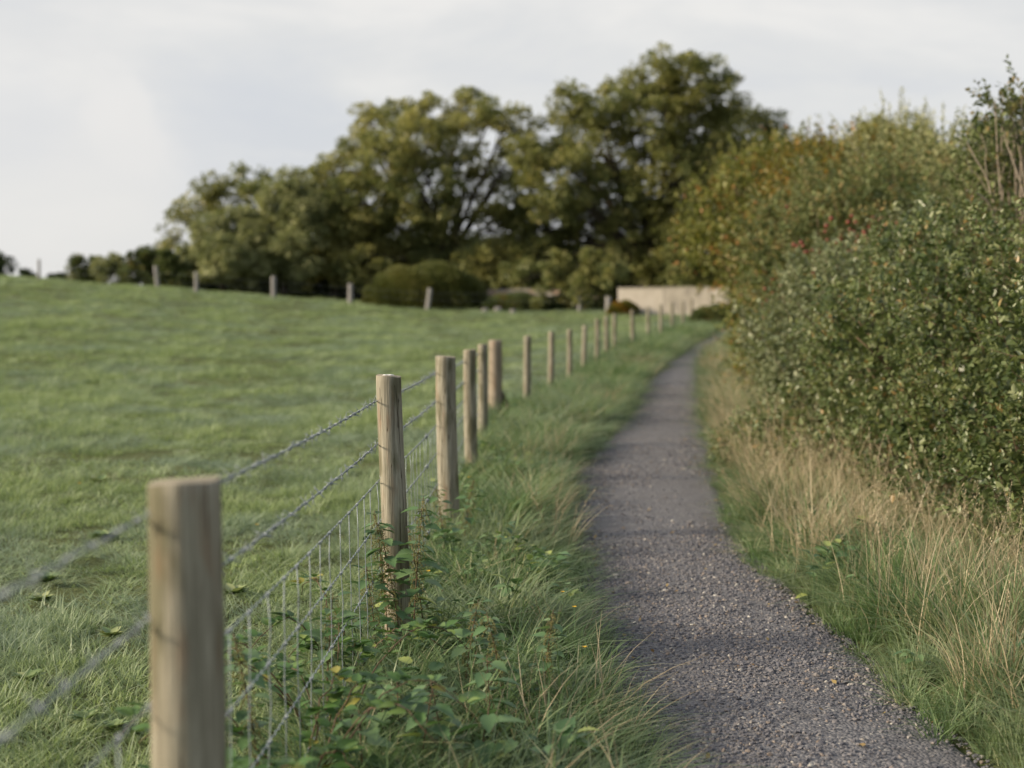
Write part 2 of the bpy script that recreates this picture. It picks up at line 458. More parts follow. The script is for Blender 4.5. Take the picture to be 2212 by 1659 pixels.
def path_mat():
    m, t = newmat("packed_gravel")
    out = N(t, 'ShaderNodeOutputMaterial'); p = N(t, 'ShaderNodeBsdfPrincipled')
    g = N(t, 'ShaderNodeNewGeometry')
    vo = N(t, 'ShaderNodeTexVoronoi'); vo.inputs['Scale'].default_value = 85
    t.links.new(g.outputs['Position'], vo.inputs['Vector'])
    sep = N(t, 'ShaderNodeSeparateColor'); t.links.new(vo.outputs['Color'], sep.inputs[0])
    c1 = ramp(t, [(0, (.078, .080, .092)), (.4, (.140, .139, .152)), (.75, (.188, .186, .198)), (.95, (.25, .24, .24)), (1, (.34, .33, .31))], sep.outputs[0])
    b = noise(t, 1.7, 6, g.outputs['Position'], .65)
    c1 = mixrgb(t, mrange(t, b, .42, .6, 0, .75), c1, (.140, .136, .142))
    c1 = mixrgb(t, mrange(t, noise(t, 5, 4, g.outputs['Position'], .6), .55, .68, 0, .6), c1, (.095, .088, .086))
    t.links.new(c1, p.inputs['Base Color']); p.inputs['Roughness'].default_value = .85
    p.inputs['Specular IOR Level'].default_value = .3
    bp = N(t, 'ShaderNodeBump'); bp.invert = True; bp.inputs['Strength'].default_value = .9; bp.inputs['Distance'].default_value = .006
    t.links.new(vo.outputs['Distance'], bp.inputs['Height']); t.links.new(bp.outputs[0], p.inputs['Normal'])
    t.links.new(p.outputs[0], out.inputs[0]); return m
def stone_mat():
    m, t = newmat("gravel_stone")
    out = N(t, 'ShaderNodeOutputMaterial'); p = N(t, 'ShaderNodeBsdfPrincipled')
    oi = N(t, 'ShaderNodeObjectInfo')
    c1 = ramp(t, [(0, (.06, .063, .08)), (.3, (.11, .11, .13)), (.6, (.16, .156, .17)), (.86, (.185, .17, .17)), (.94, (.22, .175, .145)), (.98, (.32, .30, .28)), (1, (.48, .46, .42))], oi.outputs['Random'])
    t.links.new(c1, p.inputs['Base Color']); p.inputs['Roughness'].default_value = .75
    t.links.new(p.outputs[0], out.inputs[0]); return m
M['ground'] = ground_mat(); M['path'] = path_mat(); M['stone'] = stone_mat()

# ------------------------------------------------------------------ ground sheet and path
gx = np.unique(np.concatenate([np.arange(-5, 5.01, .08), np.arange(5, 14, .4), -np.arange(5, 30, .4), np.arange(14, 60, 2.), -np.arange(30, 60, 2.), np.linspace(60, 500, 24), -np.linspace(60, 500, 24)]).round(3))
gy = np.unique(np.concatenate([np.arange(-6, 16, .09), np.arange(16, 40, .22), np.arange(40, 100, .7), np.linspace(100, 900, 40), -np.linspace(6, 300, 15)]).round(3))
X, Y = np.meshgrid(gx, gy)
V = np.stack([X, Y, surf(X, Y)], -1).reshape(-1, 3)
nx = len(gx)
i, j = np.meshgrid(np.arange(len(gy) - 1), np.arange(nx - 1), indexing='ij')
Q = np.stack([i * nx + j, i * nx + j + 1, (i + 1) * nx + j + 1, (i + 1) * nx + j], -1).reshape(-1, 4)
gr = link("ground", mesh_np("ground", V, Q), M['ground'])
gr['kind'] = 'structure'; gr['label'] = 'green sloping meadow ground under the grass'; gr['category'] = 'ground'
u = np.linspace(-.06, 1.06, 30)
YY = ys[:, None] * np.ones_like(u)[None]
XX = PLx[:, None] * (1 - u) + PRx[:, None] * u
ZZ = ground(XX, YY) - .012 + .02 * (1 - (2 * u[None] - 1) ** 2) + .003 * wob(XX * 3, YY * 3) - .02 * (np.abs(u[None] - .5) > .5)
V = np.stack([XX, YY, ZZ], -1).reshape(-1, 3); nu = len(u)
i, j = np.meshgrid(np.arange(len(ys) - 1), np.arange(nu - 1), indexing='ij')
Q = np.stack([i * nu + j, i * nu + j + 1, (i + 1) * nu + j + 1, (i + 1) * nu + j], -1).reshape(-1, 4)
pa = link("path", mesh_np("path", V, Q), M['path'])
pa['kind'] = 'structure'; pa['label'] = 'grey gravel footpath curving away between fence and hedge'; pa['category'] = 'path'
def path_z(x, y):
    uu = (x - path_l(y)) / (path_r(y) - path_l(y))
    return ground(x, y) - .012 + .02 * (1 - (2 * uu - 1) ** 2) + .003 * wob(x * 3, y * 3)

# ------------------------------------------------------------------ scatter of stuff
def blade(g, base, h, w, az, lean, curl, tint, n=4, flat=None):
    t = np.linspace(0, 1, n + 1)
    d = np.array([math.cos(az), math.sin(az)])
    out = lean * t * h + curl * h * t ** 2.2
    up = h * t * (1 - .28 * min(curl, 1.6) * t ** 1.5)
    c_ = np.stack([base[0] + d[0] * out, base[1] + d[1] * out, base[2] + up], -1)
    sd_ = az + math.pi / 2 + (flat or 0)
    s_ = np.array([math.cos(sd_), math.sin(sd_), 0])
    ww = w * (1 - t ** 1.8) * .5 + .0002
    Vv = np.empty((2 * (n + 1), 3)); Vv[0::2] = c_ + s_ * ww[:, None]; Vv[1::2] = c_ - s_ * ww[:, None]
    k = np.arange(n) * 2
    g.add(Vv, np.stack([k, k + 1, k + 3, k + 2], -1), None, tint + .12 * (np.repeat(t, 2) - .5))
def clump(name, mat, nb, rad, h, w, curl, seed, lean=.25, tl=0., tu=1., dome=0., spread=.9):
    r_ = random.Random(seed); g = Geo()
    for _ in range(nb):
        a = r_.uniform(0, 6.283); q = rad * math.sqrt(r_.random())
        hh = h * r_.uniform(.45, 1.15) * (1 - dome * (q / rad) ** 2)
        blade(g, (q * math.cos(a), q * math.sin(a), -.01), hh, w * r_.uniform(.6, 1.3), a + r_.gauss(0, spread), lean * r_.uniform(0, 1.6), curl * r_.uniform(.2, 1.5), r_.uniform(tl, tu), 4 if h > .12 else 3, r_.uniform(-.8, .8))
    me = g.mesh(name)
    ob = bpy.data.objects.new(name, me); me.materials.append(mat)
    return ob
def seedhead(name, mat, seed, n=5, h=.6):
    r_ = random.Random(seed); g = Geo()
    for _ in range(n):
        a = r_.uniform(0, 6.28); q = r_.uniform(0, .1); hh = h * r_.uniform(.6, 1.1); ld = r_.uniform(0, 6.28); ln = r_.uniform(.05, .35)
        t = np.linspace(0, 1, 9)
        P = np.stack([q * math.cos(a) + math.cos(ld) * ln * hh * t ** 1.8, q * math.sin(a) + math.sin(ld) * ln * hh * t ** 1.8, hh * t * (1 - .1 * t)], -1)
        tn = r_.uniform(.2, 1)
        g.tube(P, np.linspace(.0013, .0006, 9), 3, tn)
        for k in range(16):
            f = .72 + .28 * k / 15
            c_ = np.array([np.interp(f, t, P[:, i_]) for i_ in range(3)])
            aa = r_.uniform(0, 6.28); d_ = np.array([math.cos(aa), math.sin(aa), 1.3]); d_ /= np.linalg.norm(d_)
            L = r_.uniform(.008, .016); s_ = np.cross(d_, [0, 0, 1]); s_ = s_ / np.linalg.norm(s_) * .0022
            c_ = c_ + np.array([math.cos(aa), math.sin(aa), 0]) * .003
            g.add([c_, c_ + d_ * L * .5 + s_, c_ + d_ * L, c_ + d_ * L * .5 - s_], [[0, 1, 2, 3]], None, tn)
    me = g.mesh(name); ob = bpy.data.objects.new(name, me); me.materials.append(mat); return ob
def scatter(name, P, scl, rot, idx, templates, label, cat):
    tcol = bpy.data.collections.new(name + "_sources")
    for k, ob in enumerate(templates):
        ob.name = "%s_source_%02d" % (name, k)
        tcol.objects.link(ob)
    me = bpy.data.meshes.new(name)
    me.vertices.add(len(P)); me.vertices.foreach_set("co", np.asarray(P, np.float32).ravel())
    a = me.attributes.new("scl", 'FLOAT_VECTOR', 'POINT'); a.data.foreach_set("vector", np.asarray(scl, np.float32).ravel())
    a = me.attributes.new("rot", 'FLOAT_VECTOR', 'POINT'); a.data.foreach_set("vector", np.asarray(rot, np.float32).ravel())
    a = me.attributes.new("idx", 'INT', 'POINT'); a.data.foreach_set("value", np.asarray(idx, np.int32))
    ob = bpy.data.objects.new(name, me); COL.objects.link(ob)
    ng = bpy.data.node_groups.new(name + "_nodes", 'GeometryNodeTree')
    ng.interface.new_socket("Geometry", in_out='INPUT', socket_type='NodeSocketGeometry')
    ng.interface.new_socket("Geometry", in_out='OUTPUT', socket_type='NodeSocketGeometry')
    gi = ng.nodes.new('NodeGroupInput'); go = ng.nodes.new('NodeGroupOutput')
    ip = ng.nodes.new('GeometryNodeInstanceOnPoints'); ci = ng.nodes.new('GeometryNodeCollectionInfo')
    ci.inputs['Collection'].default_value = tcol
    ci.inputs['Separate Children'].default_value = True
    ci.inputs['Reset Children'].default_value = True
    ip.inputs['Pick Instance'].default_value = True
    def na(n_, ty):
        q = ng.nodes.new('GeometryNodeInputNamedAttribute'); q.data_type = ty; q.inputs['Name'].default_value = n_
        return q.outputs['Attribute']
    L = ng.links.new
    L(gi.outputs[0], ip.inputs['Points']); L(ci.outputs[0], ip.inputs['Instance'])
    L(na("idx", 'INT'), ip.inputs['Instance Index']); L(na("scl", 'FLOAT_VECTOR'), ip.inputs['Scale'])
    er = ng.nodes.new('FunctionNodeEulerToRotation'); L(na("rot", 'FLOAT_VECTOR'), er.inputs[0]); L(er.outputs[0], ip.inputs['Rotation'])
    L(ip.outputs[0], go.inputs[0])
    md = ob.modifiers.new("scatter", 'NODES'); md.node_group = ng
    ob['kind'] = 'stuff'; ob['label'] = label; ob['category'] = cat
    return ob
def zrot(n, tilt=.12):
    r_ = rng.normal(0, tilt, (n, 3)); r_[:, 2] = rng.uniform(0, 6.283, n); return r_
# fence line (x of post centres against distance), used to bound the meadow
POSTS = [ # px top, px bottom, distance, diameter, top py
    (401, 393, 2.30, .121, 1042), (842, 859, 5.55, .100, 813), (963, 971, 8.55, .120, 771), (1014, 1019, 11.6, .102, 756),
    (1043, 1043, 14.7, .104, 744), (1069, 1071, 18.2, .175, 735), (1140, 1137, 21.0, .112, 726), (1191, 1190, 24.1, .104, 717),
    (1231, 1230, 27.2, .100, 712), (1263, 1261, 30.4, .105, 704), (1291, 1289, 33.4, .105, 690), (1310, 1311, 36.4, .105, 683),
    (1328, 1327, 38.9, .105, 678), (1366, 1367, 41.2, .115, 670), (1400, 1400, 45.3, .115, 663), (1427, 1427, 48.8, .115, 658),
    (1452, 1452, 52.4, .115, 653), (1475, 1475, 56.5, .115, 649), (1494, 1493, 61.0, .115, 645)]
fy = np.array([-6] + [p[2] for p in POSTS] + [66.]); fx = np.array([-.60] + [(p[1] - 1106) / FPX * p[2] for p in POSTS] + [9.5])
def fence_x(y): return np.interp(y, fy, fx)

def rnd_area(y0, y1, dens, xl, xr):
    """random points between two x-limit functions of y"""
    n = int(dens * (y1 - y0) * 60)
    y = rng.uniform(y0, y1, n); w = np.clip(xr(y) - xl(y), 0, 60)
    keep = rng.random(n) < w / 60
    y = y[keep]; x = xl(y) + rng.random(len(y)) * w[keep]
    return x, y
clear = lambda y: -(.40 * np.maximum(y, 0) + 1.4)
pts = []
for y0, y1, dn, sc in ((.8, 6, 100, 1.), (6, 11, 60, 1.15), (11, 22, 26, 1.5), (22, 45, 9, 2.2), (45, 81, 5.0, 2.4)):
    x, y = rnd_area(y0, y1, dn, clear, lambda q: fence_x(q) + .25)
    pts.append(np.stack([x, y, np.full(len(x), sc)], -1))
pts = np.concatenate(pts)
x, y, sc = pts.T
tuft = .9 + .6 * np.clip(wob(x * 1.3 + 9, y * .9), -1, 1.2) + 1.2 * smoo((wob(x * .8 + 2, y * .55 + 4) - .75) / .4)
s3 = np.stack([sc * rng.uniform(.8, 1.2, len(x)), sc * rng.uniform(.8, 1.2, len(x)), np.sqrt(sc) * tuft * rng.uniform(.7, 1.25, len(x))], -1)
T = [clump("t", M['grass'], 80, .13, .085, .0042, .7, s_, .45) for s_ in range(4)] + [clump("t", M['grass'], 60, .13, .06, .005, 1.1, s_ + 20, .5) for s_ in range(2)]
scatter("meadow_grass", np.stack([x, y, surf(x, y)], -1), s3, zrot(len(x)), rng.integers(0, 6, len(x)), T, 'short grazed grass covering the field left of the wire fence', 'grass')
# long verge grass left of the path and right of it
def verge(y0, y1, dl, dr):
    a = rnd_area(y0, y1, dl, lambda q: fence_x(q) - .12, lambda q: path_l(q) - .03 + .07 * np.sin(q * 3.1) * np.sin(q * 1.3 + 1) + .02)
    b = rnd_area(y0, y1, dr, lambda q: path_r(q) + .01 + .07 * np.sin(q * 2.7 + 2) * np.sin(q * 1.1), lambda q: path_r(q) + 1.9)
    return np.concatenate([a[0], b[0]]), np.concatenate([a[1], b[1]])
px_, py_, ps_ = [], [], []
for y0, y1, dl, dr, sc in ((1.8, 8, 95, 95, 1.), (8, 16, 50, 55, 1.2), (16, 32, 24, 26, 1.7), (32, 64, 10, 8, 2.4)):
    x, y = verge(y0, y1, dl, dr)
    px_.append(x); py_.append(y); ps_.append(np.full(len(x), sc))
x = np.concatenate(px_); y = np.concatenate(py_); sc = np.concatenate(ps_)
d = off_path(x, y); right = x > path_r(y)
hs = (.44 + .52 * smoo(d / .5)) * np.where(right, 1.05 + .0 * d, .92) * (1 + .42 * np.clip(wob(x * 2, y * 1.4), -1, 1)) * rng.uniform(.65, 1.3, len(x))
s3 = np.stack([sc * rng.uniform(.8, 1.2, len(x)), sc * rng.uniform(.8, 1.2, len(x)), np.sqrt(sc) * hs * np.where(right & (sc > 1.5), .62, .9)], -1)
s3[:, :2] *= (.5 + .5 * smoo((d - .03) / .4))[:, None]
T = [clump("t", M['vgrass'], 60, .09, .27, .0066, .8, s_ + 40, .32, spread=.6) for s_ in range(4)] + [clump("t", M['vgrass'], 40, .09, .25, .0105, 1.3, s_ + 60, .4, spread=.7) for s_ in range(2)]
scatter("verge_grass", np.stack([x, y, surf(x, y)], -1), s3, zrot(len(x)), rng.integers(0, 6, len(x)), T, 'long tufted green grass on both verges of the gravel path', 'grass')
# dry straw
def dens_keep(x, y, f): k = rng.random(len(x)) < f; return x[k], y[k]
px_, py_, ps_ = [], [], []
for y0, y1, dl, dr, sc in ((3, 8, 5, 120, 1.), (8, 16, 13, 75, 1.2), (16, 34, 12, 24, 1.6), (34, 62, 5, 8, 2.2)):
    a = rnd_area(y0, y1, dl, lambda q: fence_x(q) + .35, lambda q: path_l(q) - .12)
    b = rnd_area(y0, y1, dr, lambda q: path_r(q) + .18, lambda q: path_r(q) + 1.15)
    k = np.clip(wob(a[0] * 1.1 + 3, a[1] * .7) + .5, 0.12, 1); k = rng.random(len(k)) < k
    kb = np.clip(wob(b[0] * 1.3 + 5, b[1] * .9) * .8 + .6, 0.35, 1) * (.35 + .65 * smoo((b[0] - path_r(b[1])) / .25)); kb = rng.random(len(kb)) < kb
    px_ += [a[0][k], b[0][kb]]; py_ += [a[1][k], b[1][kb]]; ps_ += [np.full(k.sum(), sc), np.full(kb.sum(), sc)]
x = np.concatenate(px_); y = np.concatenate(py_); sc = np.concatenate(ps_)
right = x > path_r(y)
hs = np.where(right, 1.02, .70) * rng.uniform(.65, 1.2, len(x)) * np.where(sc > 1.5, 1.0, 1)
s3 = np.stack([sc * np.ones(len(x)), sc * np.ones(len(x)), hs * np.where(sc > 1.5, .8, 1.)], -1)
T = [clump("t", M['dry'], 20, .10, .42, .0036, .4, s_ + 80, .35) for s_ in range(4)] + [seedhead("t", M['dry'], s_, 6, .58) for s_ in range(3)]
scatter("dry_grass", np.stack([x, y, surf(x, y)], -1), s3, zrot(len(x), .16), rng.choice(7, len(x), p=[.2, .2, .2, .2, .07, .07, .06]), T, 'straw coloured dead grass stalks and seed heads standing in the verges', 'grass')
# low broad leaved herbs mixed into the verge
def serr(n=5):
    V_, Q_ = [], []
    t_ = np.linspace(0, 1, n * 2 + 1)
    for i_, q in enumerate(t_):
        w_ = .32 * math.sin(math.pi * min(1, q * .9 + .1) ** .8) * (1.12 if i_ % 2 else .84)
        if i_ == len(t_) - 1: w_ = .01
        V_ += [(-w_, q, .3 * w_ - .2 * q * q), (0, q, -.2 * q * q), (w_, q, .3 * w_ - .2 * q * q)]
    for i_ in range(len(t_) - 1):
        a_ = i_ * 3; Q_ += [[a_, a_ + 1, a_ + 4, a_ + 3], [a_ + 1, a_ + 2, a_ + 5, a_ + 4]]
    return np.array(V_), np.array(Q_)
def herb(seed, n, h, L_):
    r_ = random.Random(seed); g = Geo(); V0, Q0 = serr()
    for k in range(n):
        a = r_.uniform(0, 6.283); e_ = r_.uniform(-.3, .6); z = h * r_.random() ** .8; q = r_.uniform(.01, .07)
        A = Vector((math.cos(a), math.sin(a), e_)).normalized(); Sx = A.cross(Vector((r_.gauss(0, .2), r_.gauss(0, .2), 1))).normalized(); Nn = Sx.cross(A)
        Rm = np.array([Sx, A, Nn]); sz = L_ * r_.uniform(.6, 1.25)
        b = np.array([math.cos(a) * q, math.sin(a) * q, z])
        g.add(V0 @ Rm * sz + b, Q0, None, r_.random())
        g.tube(np.array([[b[0] * .2, b[1] * .2, 0], [b[0] * .6, b[1] * .6, z * .7], b]), .0011, 3, .2, False)
    me = g.mesh("herb"); me.materials.append(M['nettle']); return bpy.data.objects.new("herb", me)
aa = [rnd_area(y0, y1, dn, lambda q: fence_x(q) - .15, lambda q: path_l(q) - .12) for y0, y1, dn in ((2.2, 8, 26), (8, 18, 12), (18, 40, 3))]
bb_ = [rnd_area(y0, y1, dn, lambda q: path_r(q) + .1, lambda q: path_r(q) + 1.3) for y0, y1, dn in ((3, 8, 9), (8, 18, 5))]
x = np.concatenate([q[0] for q in aa + bb_]); y = np.concatenate([q[1] for q in aa + bb_])
k = rng.random(len(x)) < np.clip(.35 + .8 * wob(x * 1.4 + 7, y * 1.2 + 2) + .5 * (x < fence_x(y) + .5), .05, 1)
x, y = x[k], y[k]
scatter("verge_herbs", np.stack([x, y, surf(x, y)], -1), rng.uniform(.6, 1.25, len(x))[:, None] * np.ones((1, 3)), zrot(len(x)), rng.integers(0, 4, len(x)), [herb(1, 16, .17, .055), herb(2, 20, .22, .045), herb(3, 12, .12, .07), herb(4, 24, .15, .035)], 'low broad leaved nettles and weeds among the grass along the fence', 'weeds')
# gravel
def stone(seed):
    r_ = np.random.default_rng(seed)
    V = []; ph = (1 + 5 ** .5) / 2
    for a_ in (-1, 1):
        for b_ in (-ph, ph): V += [(0, a_, b_), (a_, b_, 0), (b_, 0, a_)]
    V = unit(np.array(V, float))
    T_ = []
    for i_ in range(12):
        for j_ in range(i_ + 1, 12):
            for k_ in range(j_ + 1, 12):
                if all(np.linalg.norm(V[p] - V[q]) < 1.1 for p, q in ((i_, j_), (j_, k_), (i_, k_))):
                    nn = np.cross(V[j_] - V[i_], V[k_] - V[i_])
                    T_.append((i_, j_, k_) if nn @ V[i_] > 0 else (i_, k_, j_))
    V = V * r_.uniform(.7, 1.15, (12, 1)) * np.array([1, r_.uniform(.6, .9), r_.uniform(.4, .65)])
    me = mesh_np("t", V, None, np.array(T_), None, False); me.materials.append(M['stone'])
    return bpy.data.objects.new("t", me)
px_, py_, ps_ = [], [], []
for y0, y1, dn, s0, s1 in ((3.2, 6, 6400, .0024, .0125), (6, 9, 3600, .003, .013), (9, 16, 1200, .005, .016), (16, 30, 300, .007, .018)):
    n = int(dn * (y1 - y0) * 2.1)
    y = rng.uniform(y0, y1, n); uu = rng.random(n); x = path_l(y) - .05 + (path_r(y) - path_l(y) + .1) * uu
    edge = np.minimum(uu, 1 - uu); k = rng.random(n) < np.clip(.22 + .55 * np.exp(-edge * 7) + .6 * wob(x * 2.2 + 1, y * 1.1), .04, 1)
    px_.append(x[k]); py_.append(y[k]); ps_.append(s0 + (s1 - s0) * rng.random(k.sum()) ** 2.6)
x = np.concatenate(px_); y = np.concatenate(py_); s_ = np.concatenate(ps_)
big = rng.random(len(s_)) < .004; s_[big] *= 1.9
scatter("gravel", np.stack([x, y, path_z(x, y) + s_ * .15], -1), s_[:, None] * np.ones((1, 3)), zrot(len(x), .35), rng.integers(0, 5, len(x)), [stone(k) for k in range(5)], 'loose grey and brown stone chippings lying on the path', 'gravel')

def litter(seed):
    r_ = random.Random(seed); g = Geo()
    V0 = np.array([[0, 0, 0], [.3, .35, .12], [.2, .75, .05], [0, 1, .12], [-.22, .7, .10], [-.3, .3, .05]]) * [1, 1, 1 + r_.random()]
    g.add(V0, [[0, 1, 2, 3], [0, 3, 4, 5]], None, r_.random()); me = g.mesh("litter"); me.materials.append(M['litter']); return bpy.data.objects.new("litter", me)
M['litter'] = leafmat("fallen_leaf", [(0, (.10, .06, .03)), (.5, (.20, .12, .05)), (1, (.34, .25, .10))], .1, .7, .3, inst=True)
n = 260
y = rng.uniform(3.4, 20, n) ; uu = rng.random(n); uu = np.where(rng.random(n) < .6, np.where(uu < .5, uu * .25, 1 - (1 - uu) * .25), uu); x = path_l(y) + (path_r(y) - path_l(y)) * uu
sz = rng.uniform(.012, .032, n)
scatter("fallen_leaves", np.stack([x, y, path_z(x, y) + .006], -1), sz[:, None] * np.ones((1, 3)), zrot(n, .3), rng.integers(0, 3, n), [litter(k) for k in range(3)], 'small brown fallen leaves dropped on the gravel path', 'leaves')
# ------------------------------------------------------------------ foliage builders
LEAF = (np.array([[0, 0, 0], [.27, .3, .07], [.22, .68, .05], [0, 1, -.08], [-.22, .68, .05], [-.27, .3, .07]]), np.array([[0, 1, 2, 3], [0, 3, 4, 5]]))
DIAM = (np.array([[0, 0, 0], [.38, .5, .06], [0, 1, 0], [-.38, .5, -.02]]), np.array([[0, 1, 2, 3]]))
def leaves_np(P, A, size, tint, tmpl, roll=None):
    """P base points, A leaf axis, one leaf each"""
    n = len(P); A = unit(A)
    Rn = unit(rng.normal(size=(n, 3))); 
    up = np.array([0, 0, 1.]) + Rn * (.8 if roll is None else roll)
    Sx = unit(np.cross(A, up)); Nn = np.cross(Sx, A)
    tv, tf = tmpl; k = len(tv)
    V = P[:, None] + (Sx[:, None] * tv[None, :, :1] + A[:, None] * tv[None, :, 1:2] + Nn[:, None] * tv[None, :, 2:3]) * size[:, None, None]
    Fc = (tf[None] + (np.arange(n) * k)[:, None, None]).reshape(-1, 4)
    return V.reshape(-1, 3), Fc, np.repeat(tint, k)
def sph(n):
    return unit(rng.normal(size=(n, 3)))
def tree(name, label, cat, base, lobes, leafmat_, leaf=.2, puffs=34, per=70, pr=.62, trunk_r=.35, group=None, hollow=.45, clip=None, droop=0., limbs=True, crown_name="crown", flat=1.):
    """lobes: list of (centre, radius)"""
    base = np.array(base, float)
    root = thing(name, label, cat, base, group)
    Ps, As, Ts = [], [], []
    g = Geo()
    cm = np.mean([l[0] for l in lobes], axis=0)
    tips = []
    for c_, r_ in lobes:
        c_ = np.array(c_, float)
        n = max(6, int(puffs * 2.3 * (r_ / 2.2) ** 2))
        dirs = sph(n); rad = r_ * (hollow + (1.04 - hollow) * rng.random(n) ** .55)
        pc = c_ + dirs * rad[:, None] * np.array([1, 1, .92 * flat])
        if clip is not None: pc[:, 2] = np.maximum(pc[:, 2], clip)
        pt = rng.uniform(.2, .8, n)
        prr = .84 * pr * rng.uniform(.6, 1.3, n)
        m = (per * 1.35 * rng.uniform(.6, 1.3, n)).astype(int)
        idx = np.repeat(np.arange(n), m); tot = len(idx)
        off = sph(tot) * (rng.random(tot) ** .42)[:, None] * prr[idx][:, None] * np.array([1.15, 1.15, .75])
        p = pc[idx] + off
        Ps.append(p); As.append(unit(off) + sph(tot) * .8 + np.array([0, 0, -droop]) + dirs[idx] * .4); Ts.append(np.clip(pt[idx] + rng.normal(0, .2, tot), 0, 1))
        tips.append((c_, pc))
    P = np.concatenate(Ps); A = np.concatenate(As); Tn = np.concatenate(Ts)
    gz = surf(P[:, 0], P[:, 1]) + .05; k = P[:, 2] > gz
    P, A, Tn = P[k], A[k], Tn[k]
    V, F, t_ = leaves_np(P, A, leaf * rng.uniform(.65, 1.35, len(P)), Tn, DIAM)
    link(crown_name, mesh_np(name, V - base, F, None, t_), leafmat_, root)
    # trunk and limbs
    fork = base + (np.array([cm[0], cm[1], base[2]]) - base) * .3; fork[2] = base[2] + max(.25, (cm[2] - base[2]) * .38)
    t = np.linspace(0, 1, 9)
    g.tube(base[None] * (1 - t[:, None]) + fork[None] * t[:, None] + np.stack([np.sin(t * 5) * .06, np.cos(t * 4) * .05 - .05, -.3 * (t == 0)], -1), trunk_r * (1.25 - .5 * t ** .5), 10)
    if limbs:
        for c_, pc in tips:
            L = np.linalg.norm(c_ - fork); t = np.linspace(0, 1, 8)[:, None]
            mid = (fork + c_) / 2 + np.array([0, 0, L * .12]) + rng.normal(0, .06 * L, 3)
            Pth = (1 - t) ** 2 * fork + 2 * t * (1 - t) * mid + t ** 2 * c_
            g.tube(Pth, trunk_r * np.linspace(.42, .1, 8), 6)
            for q in pc[rng.permutation(len(pc))[:max(4, len(pc) // 3)]]:
                s0 = Pth[rng.integers(4, 8)]; mm_ = (s0 + q) / 2 + rng.normal(0, .12, 3) * np.linalg.norm(q - s0)
                tt = np.linspace(0, 1, 5)[:, None]
                g.tube((1 - tt) ** 2 * s0 + 2 * tt * (1 - tt) * mm_ + tt ** 2 * q, trunk_r * np.linspace(.09, .02, 5), 4)
    link("trunk", g.mesh(name + "_trunk", base), M['bark'], root)
    return root
def L(px, py, Y, rpx):
    return (tuple(at(px, py, Y)), rpx / FPX * Y)
def base_at(px, Y):
    x_ = (px - 1106) / FPX * Y
    return (x_, Y, float(surf(x_, Y)) - .02)
def vary(ls, dz): return [((c_[0], c_[1] + random.uniform(-dz, dz), c_[2]), r_) for c_, r_ in ls]

# big oak on the right
Z = 84
tree("oak_tree", "tallest dark green spreading oak behind the cream boundary wall", "tree", base_at(1395, 84), vary(
    [L(*a[:2], Z, a[2]) for a in ((1425, 165, 62), (1500, 190, 62), (1345, 205, 45), (1235, 235, 48), (1290, 245, 48), (1560, 215, 52), (1615, 275, 60), (1635, 345, 58), (1185, 300, 60),
     (1400, 270, 95), (1490, 300, 90), (1300, 345, 90), (1205, 400, 85), (1560, 350, 70), (1430, 400, 100), (1325, 440, 90), (1180, 490, 75), (1250, 520, 85), (1510, 440, 90), (1600, 440, 70), (1648, 280, 34), (1672, 315, 40), (1680, 350, 40), (1655, 400, 55), (1640, 470, 55), (1130, 340, 40), (1140, 410, 48), (1125, 480, 46), (1150, 560, 50), (1120, 610, 40), (1390, 520, 95), (1500, 545, 95), (1290, 590, 60), (1200, 570, 55), (1420, 595, 60), (1570, 540, 70))], 3.2),
    M['oak2'], .21, 27, 62, .62, .5)
tree("oak_tree", "broad olive oak left of the tallest oak, bare limbs visible in its right side", "tree", base_at(965, 86), vary(
    [L(*a[:2], 86, a[2]) for a in ((855, 250, 50), (800, 265, 42), (930, 240, 52), (1005, 228, 48), (1065, 240, 40), (1100, 262, 36), (1120, 310, 40), (775, 320, 45), (900, 320, 70), (985, 320, 66), (1085, 370, 45), (830, 370, 70),
     (920, 420, 78), (1010, 400, 46), (780, 440, 78), (860, 500, 85), (960, 510, 70), (1070, 500, 62), (730, 510, 70), (800, 575, 60), (920, 585, 60), (1040, 570, 55), (1100, 450, 40), (1105, 560, 50))], 3.),
    M['oak'], .21, 26, 62, .6, .45)
tree("oak_tree", "yellowish oak with low spreading crown between grey willow and olive oak", "tree", base_at(720, 87), vary(
    [L(*a[:2], 87, a[2]) for a in ((720, 380, 45), (690, 400, 40), (760, 420, 55), (700, 460, 62), (760, 500, 66), (690, 530, 60), (745, 570, 55), (820, 520, 60), (655, 580, 42), (830, 590, 45))], 2.2), M['oak'], .2, 34, 66, .6, .28)
tree("willow_tree", "soft grey green willow rounded against the sky in the left tree group", "tree", base_at(610, 85), vary(
    [L(*a[:2], 85, a[2]) for a in ((640, 400, 38), (610, 450, 55), (665, 455, 50), (590, 520, 60), (650, 540, 60), (620, 590, 50))], 1.5), M['willow'], .16, 44, 110, .55, .22, droop=.7)
tree("willow_tree", "low wide grey green willow in front of the dark leftmost oak", "tree", base_at(480, 84), vary(
    [L(*a[:2], 84, a[2]) for a in ((450, 500, 44), (505, 485, 46), (555, 500, 44), (430, 550, 50), (490, 560, 56), (545, 570, 50), (400, 590, 36), (520, 610, 32))], 1.5), M['willow'], .16, 44, 110, .55, .2, droop=.7)
tree("oak_tree", "smaller dark oak topping the willows at the left of the tree group", "tree", base_at(470, 94), vary(
    [L(*a[:2], 94, a[2]) for a in ((465, 400, 34), (530, 388, 38), (575, 400, 24), (425, 430, 32), (400, 470, 34), (375, 510, 26), (490, 440, 40), (550, 440, 36), (360, 545, 24))], 2), M['oak2'], .22, 26, 50, .6, .25)
